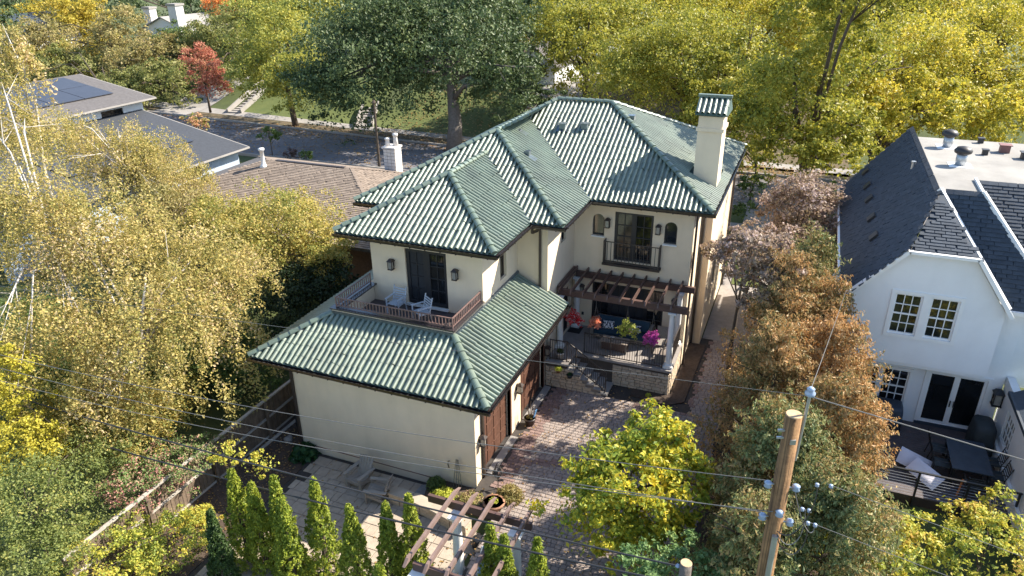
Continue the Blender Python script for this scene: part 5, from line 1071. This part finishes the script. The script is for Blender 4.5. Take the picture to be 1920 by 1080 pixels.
# ============================================================ VEGETATION
TREES = [
('birch_tree','tall pale-trunked birch with thin gold hanging leaves filling the left side','birch','weep',.10,.16,(-13.9, -1.2, -0.5),[(-11.29, -1.44, 4.2, 3.42, 3.94), (-11.75, 1.67, 5.5, 2.38, 2.6), (-15.34, 0.54, 6.5, 2.93, 3.15), (-11.56, -3.53, 3.0, 1.78, 1.38)]),
('birch_tree','second birch with a forked white trunk at the far left edge of the picture','birch','weep',.10,.14,(-19.5, 1.5, -0.5),[(-18.07, -0.07, 7.0, 2.49, 4.09), (-27.09, 5.95, 9.0, 1.72, 4.03), (-14.38, -2.81, 4.5, 2.46, 2.26)]),
('fruit_tree','rounded gold-green tree growing in front of the brown shingle roof','goldgreen','leaf',.11,.12,(-14.26, 8.45, -0.5),[(-14.26, 8.45, 3.8, 3.32, 2.47), (-11.75, 8.28, 3.4, 1.47, 1.74), (-17.2, 8.12, 3.8, 2.24, 1.98)]),
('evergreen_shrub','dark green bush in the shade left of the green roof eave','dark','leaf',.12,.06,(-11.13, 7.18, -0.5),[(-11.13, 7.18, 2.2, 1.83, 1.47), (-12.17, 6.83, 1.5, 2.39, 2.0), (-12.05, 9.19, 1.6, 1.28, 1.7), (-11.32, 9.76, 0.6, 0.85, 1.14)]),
('shade_shrub','mid green bush behind the wood fence beside the cream garage wall','midgreen','leaf',.11,.05,(-11.12, 2.19, -0.5),[(-11.12, 2.19, 0.9, 2.0, 1.17), (-12.72, 2.61, 1.6, 1.69, 1.44), (-11.44, 5.62, 0.3, 1.57, 1.04)]),
('yellow_shrub','bright yellow bush at the left edge below the birches','yellow','leaf',.09,.05,(-14.1, -5.17, -0.5),[(-14.1, -5.17, 3.4, 1.2, 2.04), (-12.33, -6.04, 2.2, 1.08, 1.08)]),
('mixed_hedge','dense green hedge bush in the lower left outside the fence','hedge','leaf',.07,.05,(-10.4, -7.59, -0.5),[(-10.4, -7.59, 1.8, 1.81, 1.64), (-11.47, -4.89, 1.4, 1.78, 1.21), (-8.77, -8.87, 1.6, 1.67, 0.76)]),
('mixed_hedge','hedge bush with gold leaf ends between the yellow bush and the fence','hedgegold','leaf',.07,.05,(-11.85, -3.46, -0.5),[(-11.85, -3.46, 1.6, 2.17, 1.18), (-12.99, -4.53, 1.8, 1.72, 1.16), (-12.5, -0.75, 0.6, 1.32, 1.1)]),
('hydrangea_bush','hydrangea bush with dusty pink flower heads leaning over the fence','hydrangea','leaf',.07,.03,(-9.26, -3.91, -0.5),[(-9.26, -3.91, 1.1, 1.41, 0.68), (-9.36, -5.2, 1.1, 1.08, 0.72), (-8.78, -2.75, 1.1, 0.68, 0.43)]),
('garden_shrub','yellow-green shrub in front of the fence in the bottom left corner','limey','leaf',.07,.03,(-7.27, -6.14, -0.05),[(-7.27, -6.14, 0.4, 1.35, 0.85), (-8.01, -7.52, 0.5, 1.96, 0.81), (-7.27, -4.98, 0.0, 0.71, 0.63)]),
('vine_plant','yellow-leaved vine arching over the tips of the tall conifers','limey','leaf',.08,.02,(-5.93, -4.45, -0.05),[(-5.93, -4.45, 2.9, 0.67, 0.24), (-4.75, -4.38, 2.8, 0.59, 0.22)]),
('small_maple','bushy yellow-topped small tree standing on the paved drive','maplelime','leaf',.13,.07,(5.51, -1.42, -0.05),[(5.51, -1.42, 3.0, 1.81, 1.41), (6.01, -0.55, 3.6, 1.2, 1.04), (4.67, -2.59, 2.4, 1.15, 1.15), (6.79, -1.25, 2.9, 0.78, 1.17), (5.71, -1.91, 1.6, 1.51, 0.95)]),
('laurel_bush','broad-leaved green bush around the cut pole top at the bottom edge','laurel','leaf',.1,.03,(7.13, -3.76, -0.05),[(7.13, -3.76, 2.6, 1.32, 0.58), (6.15, -4.01, 2.6, 0.76, 0.45), (7.98, -3.55, 2.6, 0.69, 0.52)]),
('sumac_shrub','yellow-green compound-leaved shrub below the black deck railing','limey','leaf',.1,.03,(14.36, 0.44, -0.05),[(14.36, 0.44, 2.0, 1.34, 0.9), (13.9, 1.63, 2.0, 0.79, 0.41), (14.85, 2.33, 2.2, 0.4, 0.47)]),
('sumac_shrub','bushy yellow-green shrub left of the deck corner at the bottom right','limey','leaf',.1,.03,(12.26, 0.03, -0.05),[(12.26, 0.03, 1.8, 1.3, 0.83), (11.21, -0.98, 1.8, 1.05, 0.67), (12.95, -0.67, 1.8, 1.16, 0.58)]),
('crab_tree','purple-brown leaved tree in front of the side of the white house','crab','leaf',.14,.1,(8.73, 17.73, -0.05),[(8.73, 17.73, 4.64, 2.03, 2.16), (9.84, 16.49, 3.63, 1.44, 1.58), (7.65, 14.49, 3.82, 1.54, 1.39)]),
('crab_tree','smaller purple-brown leaved tree reaching towards the cream house wall','crab','leaf',.13,.08,(6.93, 9.58, -0.05),[(6.93, 9.58, 5.6, 1.17, 1.09), (7.99, 6.43, 6.0, 1.22, 1.04), (5.62, 10.74, 5.2, 0.51, 0.39), (7.65, 6.98, 6.9, 1.05, 0.81)]),
('oak_tree','huge dark green oak with a thick forked trunk across the street','oak','leaf',.27,.65,(-20.9, 40.4, -0.05),[(-22.54, 44.35, 7.47, 7.11, 5.46), (-29.61, 41.02, 6.67, 6.82, 6.29), (-28.04, 45.5, 9.54, 6.73, 5.07), (-16.04, 42.58, 5.7, 3.63, 3.91), (-32.86, 38.6, 4.51, 3.26, 3.8), (-21.6, 48.35, 9.92, 5.07, 4.52)]),
('street_tree','yellow-green street tree with a slim leaning trunk left of the dark oak','goldgreen2','leaf',.24,.28,(-41.5, 44.6, -0.05),[(-44.51, 47.01, 7.14, 5.05, 5.05), (-39.9, 43.92, 4.29, 3.61, 3.34), (-45.4, 44.13, 4.51, 2.77, 2.49)]),
('maple_tree','small red maple beside the driveway across the street','red','leaf',.22,.12,(-54.7, 46.5, 0.25),[(-53.96, 45.61, 5.02, 2.62, 2.62), (-52.78, 45.3, 3.42, 1.98, 1.63)]),
('elm_tree','large yellow-green elm behind the tall cream chimney','elm','leaf',.2,.4,(-0.93, 41.74, -0.05),[(-0.93, 41.74, 8.2, 5.09, 4.38), (-4.42, 40.87, 6.96, 4.46, 3.79), (1.97, 37.05, 5.96, 2.99, 2.57)]),
('elm_tree','large golden elm over the ridge of the white house','elmgold','leaf',.19,.4,(13.8, 40.86, -0.05),[(13.8, 40.86, 8.55, 4.95, 4.13), (10.95, 34.0, 6.72, 3.06, 2.65), (17.1, 41.54, 7.17, 3.73, 3.1)]),
('elm_tree','golden elm filling the top right corner of the picture','elmgold','leaf',.19,.4,(20.3, 46.1, 0.17),[(20.3, 46.1, 8.87, 4.72, 4.72), (21.36, 42.78, 6.12, 2.88, 2.47)]),
('elm_tree','yellow-green elm overhanging the dark roof edge of the white house','elm','leaf',.2,.35,(9.3, 27.5, -0.05),[(7.18, 27.42, 8.6, 3.48, 3.18), (10.12, 26.18, 6.08, 2.36, 1.77), (5.75, 26.95, 6.47, 2.02, 2.02), (10.77, 28.2, 7.19, 1.66, 1.36), (10.02, 31.79, 10.22, 2.86, 2.54), (10.5, 26.97, 14.49, 3.14, 2.32), (11.13, 22.71, 14.99, 2.92, 1.95), (8.25, 25.28, 5.83, 2.22, 1.62), (5.82, 32.21, 7.4, 2.38, 2.55), (8.15, 28.85, 13.05, 2.66, 2.36)]),
('locust_tree','olive-yellow tree behind the roof ridge right of the oak','elm','leaf',.26,.35,(-12.46, 52.97, 1.54),[(-12.46, 52.97, 6.81, 4.91, 4.65), (-15.42, 55.21, 8.98, 4.15, 3.56), (-11.11, 59.5, 9.21, 4.92, 3.66)]),
('locust_tree','tall yellow-green tree at the top between the chimney and the right corner','elmgold','leaf',.27,.35,(2.3, 62.44, 2.95),[(2.3, 62.44, 8.76, 6.54, 4.78), (-2.89, 65.4, 9.43, 5.05, 3.76), (7.18, 62.39, 9.38, 5.22, 4.65)]),
('far_tree','golden tree at the top edge right of centre behind the other elms','elmgold','leaf',.3,.35,(13.7, 74.99, 2.95),[(13.7, 74.99, 10.1, 7.08, 4.49), (20.63, 77.82, 10.01, 6.45, 4.49)]),
('maple_tree','bright yellow maple at the top left','yellow2','leaf',.34,.3,(-101.55, 66.07, 2.95),[(-101.55, 66.07, 6.65, 6.45, 5.54), (-95.7, 65.8, 6.03, 4.55, 5.44), (-89.31, 60.94, 2.96, 2.64, 3.49)]),
('olive_tree','olive-brown half bare tree left of the stone chimneys','olive','leaf',.3,.25,(-79.32, 57.81, 2.51),[(-79.32, 57.81, 5.1, 4.49, 6.08), (-91.37, 55.15, 5.0, 4.95, 4.13)]),
('olive_tree','round olive-green tree in front of the stone chimneys','olive','leaf',.3,.25,(-70.39, 56.3, 2.21),[(-70.39, 56.3, 4.23, 5.07, 3.47), (-72.28, 52.66, 3.3, 3.8, 3.06)]),
('hedge_tree','dense green tree mass left of the red maple','olivegreen','leaf',.28,.25,(-65.47, 50.09, 0.97),[(-65.47, 50.09, 2.05, 5.07, 3.25), (-69.59, 48.11, 1.51, 4.35, 2.53), (-60.44, 48.25, 1.36, 2.13, 2.13)]),
('maple_tree','orange-red maple at the top left behind the stone chimneys','orange','leaf',.34,.3,(-87.82, 87.81, 2.95),[(-87.82, 87.81, 7.74, 3.6, 3.6)]),
('olive_tree','pale green tree right of the red maple','olivegreen','leaf',.28,.25,(-60.01, 58.6, 2.67),[(-60.01, 58.6, 4.99, 3.4, 3.8), (-65.7, 60.29, 5.95, 3.93, 3.51), (-57.75, 53.54, 2.54, 2.92, 2.53)]),
('far_tree','yellow-green tree at the top edge left of the oak','goldgreen2','leaf',.33,.3,(-61.27, 69.45, 2.95),[(-61.27, 69.45, 8.65, 5.76, 4.13), (-69.06, 72.02, 8.33, 4.34, 3.49), (-52.69, 67.51, 9.6, 5.47, 4.7)]),
('far_tree','dark green tree on the top edge between the two chimneys','oak','leaf',.38,.3,(-101.44, 93.56, 2.95),[(-101.44, 93.56, 6.69, 5.58, 4.49), (-121.06, 92.02, 7.94, 9.3, 4.65)]),
('far_tree','deep green tree at the top left corner behind the dark roof','oak','leaf',.38,.3,(-131.2, 82.09, 2.95),[(-131.2, 82.09, 8.4, 7.77, 4.49), (-99.22, 52.95, 7.1, 5.76, 5.76)]),
('far_tree','green tree filling the gap above the white gabled house','oak','leaf',.3,.3,(-22.27, 66.1, 2.95),[(-22.27, 66.1, 7.83, 4.84, 4.84), (-19.4, 53.64, 4.36, 2.46, 3.06)]),
('birch_tree','hanging gold birch top at the very top of the left edge','birch','weep',.16,.1,(-27.82, 7.41, -0.5),[(-27.82, 7.41, 12.0, 1.29, 2.45)]),
('young_tree','small round tree turning pink beside the street','pinkgreen','leaf',.2,.06,(-46.38, 36.0, -0.05),[(-46.38, 36.0, 1.4, 1.24, 1.39)]),
('young_tree','small green round-headed tree beside the street','midgreen','leaf',.2,.05,(-35.15, 33.07, -0.05),[(-35.15, 33.07, 2.0, 0.89, 0.75)]),
('shrub','dull purple-brown shrub by the kerb','purple','leaf',.18,.03,(-32.94, 33.03, -0.05),[(-32.94, 33.03, 0.4, 0.7, 0.51)]),
('shrub','light green shrub by the kerb','midgreen','leaf',.18,.03,(-31.34, 32.8, -0.05),[(-31.34, 32.8, 0.5, 0.64, 0.55)]),
('front_shrub','green shrub in front of the white gabled house','oak','leaf',.25,.05,(-13.9, 46.33, 0.22),[(-13.9, 46.33, 3.8, 1.71, 1.27), (-15.21, 45.65, 3.6, 1.47, 1.17)]),
('mixed_hedge','green undergrowth between the birches and the board fence','hedge','leaf',.1,.04,(-14.54, 1.47, -0.5),[(-14.54, 1.47, 0.3, 2.66, 1.21), (-14.74, -0.5, 0.4, 2.05, 1.14), (-12.73, 1.62, 0.1, 1.43, 0.95), (-14.23, 4.93, 0.1, 1.59, 1.05)]),
('mixed_hedge','dark undergrowth below the hanging birch leaves at the left edge','midgreen','leaf',.11,.04,(-18.93, -1.63, -0.5),[(-18.93, -1.63, 0.6, 2.32, 1.63), (-18.0, -0.22, 0.5, 2.15, 1.44), (-23.7, 1.4, 0.6, 2.11, 1.6)]),
('garden_tree','loose gold-olive tree among the birches left of the brown roof','olive','leaf',.13,.08,(-21.35, 9.11, -0.5),[(-21.35, 9.11, 3.5, 2.39, 2.39), (-26.95, 12.39, 4.0, 2.52, 2.37), (-25.16, 14.76, 2.5, 1.76, 1.4)]),
('far_tree','olive tree hiding the white wall at the top left','goldgreen','leaf',.3,.25,(-98.77, 56.38, 2.23),[(-98.77, 56.38, 1.67, 6.05, 4.81), (-86.15, 53.38, 1.91, 4.85, 4.05)]),
('hedge_tree','shaded green trees right behind the low blue roofs','olivegreen','leaf',.26,.2,(-65.21, 42.73, -0.05),[(-65.21, 42.73, 1.42, 4.06, 2.06), (-83.36, 51.49, 2.98, 6.31, 2.74)]),
('far_tree','green tree between the red maple and the driveway','midgreen','leaf',.28,.2,(-63.77, 59.96, 2.94),[(-63.77, 59.96, 1.31, 4.39, 2.76), (-71.85, 60.53, 4.36, 4.85, 3.62)]),
('far_tree','leafy green tree behind the red maple','olivegreen','leaf',.3,.25,(-69.96, 63.22, 2.95),[(-69.96, 63.22, 3.41, 5.76, 4.13), (-70.15, 70.52, 6.24, 5.19, 4.34)]),
('far_tree','dark tree on the top edge behind the oak','oak','leaf',.36,.3,(-54.2, 84.58, 2.95),[(-54.2, 84.58, 9.21, 9.1, 4.55), (-45.24, 88.42, 9.47, 8.2, 4.55)]),
('far_tree','green far tree on the top edge right of the oak','elm','leaf',.36,.3,(-36.16, 91.94, 2.95),[(-36.16, 91.94, 9.0, 7.31, 5.04), (-25.4, 90.2, 8.51, 6.98, 4.34)]),
('far_tree','gold far tree on the top edge above the elms','elmgold','leaf',.36,.3,(-15.47, 94.6, 2.95),[(-15.47, 94.6, 9.1, 7.83, 4.81), (-6.14, 98.41, 8.98, 7.83, 4.34)]),
('far_tree','olive far tree on the top edge near the right corner','elm','leaf',.36,.3,(4.81, 97.09, 2.95),[(4.81, 97.09, 9.2, 7.46, 4.13), (28.66, 94.94, 9.0, 6.71, 4.45)]),
('elm_tree','yellow-green elm between the chimney and the overhanging elm','elm','leaf',.24,.35,(3.27, 40.67, -0.05),[(3.27, 40.67, 7.35, 3.59, 3.59), (1.79, 36.46, 4.91, 2.57, 2.15), (4.28, 37.47, 4.88, 2.15, 1.92)]),
('elm_tree','low gold elm right beside the upper end of the white house','elmgold','leaf',.21,.3,(12.62, 34.37, -0.05),[(12.62, 34.37, 6.08, 2.28, 1.9), (9.73, 35.53, 8.42, 3.5, 2.71), (16.63, 40.68, 5.84, 2.47, 1.66), (18.0, 35.71, 6.69, 3.16, 2.06), (14.81, 32.59, 7.86, 2.22, 1.84), (20.2, 36.46, 6.36, 2.33, 1.83)]),
('street_shrub','green shrubbery across the street behind the chimney','elm','leaf',.24,.1,(5.18, 40.4, -0.05),[(5.18, 40.4, 1.5, 2.01, 1.56), (-5.72, 59.78, 2.5, 4.77, 2.39), (-13.66, 63.66, 2.0, 4.57, 2.28)]),
('side_shrub','green bush beside the path up to the street','midgreen','leaf',.16,.06,(5.38, 34.77, -0.05),[(5.38, 34.77, 1.0, 1.05, 0.9), (5.36, 30.11, 0.7, 0.77, 0.59)]),
('side_shrub','tall dark green shrub under the crab tree by the white house','midgreen','leaf',.16,.06,(10.55, 28.67, -0.05),[(10.55, 28.67, 1.6, 1.39, 2.1), (11.18, 22.66, 1.2, 0.92, 1.54)]),
('birch_tree','thin-leaved birch spread in front of the blue house roofs','birch','weep',.10,.1,(-26.58, 11.27, -0.5),[(-26.58, 11.27, 6.5, 3.55, 2.22), (-22.52, 10.81, 5.5, 2.0, 1.71), (-29.32, 9.79, 7.5, 2.62, 2.32)]),]
WHITE = {'birch_tree'}
for nm, lab, pal, style, size, tr, base, blobs in TREES:
    far = blobs[0][1] > 30
    cat = 'tree' if 'tree' in nm or 'maple' in nm else ('hedge' if 'hedge' in nm else ('vine' if 'vine' in nm else 'shrub'))
    cv = {'weep': 1.35}.get(style, 2.45 if far else (2.1 if 'hedge' in nm or 'shrub' in nm else (3.4 if nm == 'small_maple' else 4.2 if nm == 'crab_tree' else 2.6)))
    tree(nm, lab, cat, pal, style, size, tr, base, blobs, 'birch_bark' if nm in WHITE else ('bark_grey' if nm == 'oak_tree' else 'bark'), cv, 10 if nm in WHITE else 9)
def conifer(nm, label, x, y, z0, h, r, pal, n, lf, group=None):
    t = thing(nm, label, 'conifer', (x, y, z0), group); ns = int(n / 26); u = rng.uniform(0, 1, ns) ** 1.0; a = rng.uniform(0, 2 * math.pi, ns)
    lob = 1 + .13 * np.sin(a * 3 + u * 9 + x * 5) + .10 * np.sin(a * 5 - u * 17 + y * 3) + rng.normal(0, .09, ns)
    R = r * ((1 - u) ** .95 * 1.0 + .02) * (1 - .25 * np.exp(-u * 9)) * lob * np.where(rng.uniform(0, 1, ns) < .8, 1, rng.uniform(.5, 1, ns)); c = np.stack([x + R * np.cos(a), y + R * np.sin(a), z0 + .05 + u * h * .97], 1)
    w_ = rng.integers(0, ns, n); tt = rng.uniform(0, 1, n); od = np.stack([np.cos(a) * .55, np.sin(a) * .55, 1 + 0 * a], 1)[w_]
    P = c[w_] + od * (tt * .17 - .07)[:, None] + rng.normal(0, 1, (n, 3)) * .045 * (1.15 - tt)[:, None]
    leaves('foliage', P, lf, 'leaf_' + pal, t, od, .45, .0, (0, 0, 1.0))
    b = MB(); b.tube([(x, y, z0 - .1), (x, y, z0 + h * .55), (x, y, z0 + h * .93)], [r * .12 + .03, r * .08 + .02, .008], 7); b.build('trunk', 'bark', t)
    return t
GA = 'row of slim bright green conifers along the patio edge'
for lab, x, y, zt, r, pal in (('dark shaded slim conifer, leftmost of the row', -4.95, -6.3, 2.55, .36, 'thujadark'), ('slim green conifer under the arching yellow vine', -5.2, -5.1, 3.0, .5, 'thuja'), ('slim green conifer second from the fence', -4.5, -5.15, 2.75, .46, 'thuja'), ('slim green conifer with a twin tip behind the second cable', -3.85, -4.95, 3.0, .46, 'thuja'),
    ('short slim conifer squeezed between two taller ones at the left', -3.3, -5.4, 2.75, .44, 'thuja'), ('slim green conifer in front of the tan chairs', -2.72, -4.65, 3.05, .5, 'thuja'), ('blunt-topped slim conifer in front of the sunlit patio', -1.4, -4.95, 2.75, .5, 'thuja'), ('slim green conifer left of the tallest pointed one', -.55, -4.5, 2.75, .42, 'thuja'), ('tall pointed slim conifer left of the patio pergola column', .02, -4.2, 3.0, .48, 'thuja'),
    ('small low conifer at the foot of the tall pointed one', .05, -5.9, 2.1, .36, 'thuja'), ('slim conifer just right of the blue patio chair', 2.5, -4.4, 3.0, .42, 'thuja'), ('slim conifer right of the one beside the blue chair', 2.92, -4.5, 2.85, .46, 'thuja'), ('slim conifer standing under the edge of the yellow-topped tree', 3.8, -4.45, 3.0, .46, 'thuja'), ('tiny bright conifer tip at the bottom edge', 4.25, -5.3, 2.6, .3, 'thuja')):
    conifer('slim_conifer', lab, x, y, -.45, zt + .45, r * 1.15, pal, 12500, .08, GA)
GC = 'broad brown-tipped cedars between the drive and the white house'
def cedar(label, x, y, h, r, pal, n, lf=.10):
    t = thing('cedar', label, 'conifer', (x, y, -.05), GC); ns = int(n / 55); u = rng.uniform(0, 1, ns) ** .75; a = rng.uniform(0, 2 * math.pi, ns)
    r *= 1.12; lob = 1 + .26 * np.sin(a * 2 + u * 7 + x * 5) + .14 * np.sin(a * 5 - u * 15 + y * 3) + rng.normal(0, .10, ns)
    R = r * (1.05 - u ** 2.2 * .85) * lob * rng.uniform(.75, 1.05, ns); c = np.stack([x + R * np.cos(a), y + R * np.sin(a), u * h + rng.normal(0, .1, ns)], 1); w_ = rng.integers(0, ns, n); tt = rng.uniform(0, 1, n); od = np.stack([np.cos(a), np.sin(a), .55 + 0 * a], 1)[w_]
    P = c[w_] + od * (tt * .62 - .34)[:, None] * rng.uniform(.5, 1.5, ns)[w_][:, None] + rng.normal(0, 1, (n, 3)) * (np.array([.15, .15, .13]) * (1.2 - tt)[:, None])
    leaves('foliage', P, lf, 'leaf_' + pal, t, od, .4, .1, (0, 0, .8))
    b = MB(); b.tube([(x, y, -.1), (x, y, h * .55), (x, y, h * .9)], [.14, .09, .01], 7)
    for k in range(10): aa = rng.uniform(0, 6.3); z = rng.uniform(.3, .8) * h; b.tube([(x, y, z), (x + r * .8 * math.cos(aa), y + r * .8 * math.sin(aa), z + .7)], [.04, .01], 4)
    b.build('trunk', 'bark', t)
for lab, x, y, h, r, pal, n in (('tall dark cedar furthest up the drive by the crab trees', 8.9, 9.4, 6.3, 1.3, 'cedargreen', 22000), ('brown-tipped cedar beside the left windows of the white house', 9.8, 6.9, 5.6, 1.35, 'cedar', 28000), ('brown-tipped cedar leaning over the paved drive', 8.2, 6.2, 6.8, 1.45, 'cedar', 36000), ('rusty brown cedar next to the covered loveseat', 10.1, 4.3, 5.5, 1.6, 'cedar', 34000),
    ('brown-green cedar behind the yellow-topped tree', 8.2, 3.0, 5.7, 1.5, 'cedar', 36000), ('brown cedar left of the deck railing corner', 10.3, 1.5, 5.0, 1.6, 'cedar', 36000), ('green cedar behind the utility pole', 8.6, -.2, 4.9, 1.6, 'cedargreen', 40000), ('green cedar right of the utility pole foot', 10.4, -1.6, 4.3, 1.5, 'cedargreen', 36000), ('green cedar at the bottom edge left of the pole', 8.4, -2.9, 3.9, 1.3, 'cedargreen', 34000)):
    cedar(lab, x + (.45 if x < 9 else .1), y, h + .5, r * .97, pal, int(n * .66), .12)
# dry leaves blown over the road, the lawns and the drive
P = []
for n, (x0, x1, y0, y1, zf) in ((5000, (-70, 10, 40.5, 44.5, .08)), (2500, (-60, 5, 33, 41, .07)), (4000, (-32, 6, 44, 58, .08))):
    q = np.stack([rng.uniform(x0, x1, n), rng.uniform(y0, y1, n)], 1); P.append(np.column_stack([q, gz(q[:, 0], q[:, 1]) + zf]))
o = leaves('fallen_leaves', np.concatenate(P), .2, 'leaf_litter', None, None, .7, 6); o['kind'] = 'stuff'
P = []
for n, (x0, x1, y0, y1, z) in ((1500, (.3, 7.1, -5, 12, .03)), (260, (-6.3, 1, -7.5, -.2, -.40)), (900, (-8.6, -6.6, -8, 1, -.38)), (1500, (7.2, 10.6, 2, 23, .01))):
    P.append(np.column_stack([rng.uniform(x0, x1, n), rng.uniform(y0, y1, n), np.full(n, z) + rng.uniform(0, .01, n)]))
o = leaves('fallen_leaves', np.concatenate(P), .075, 'leaf_litter', None, None, .7, 6); o['kind'] = 'stuff'
print('LEAF QUADS', sum(QN) + 14 * 17000 + 300000)
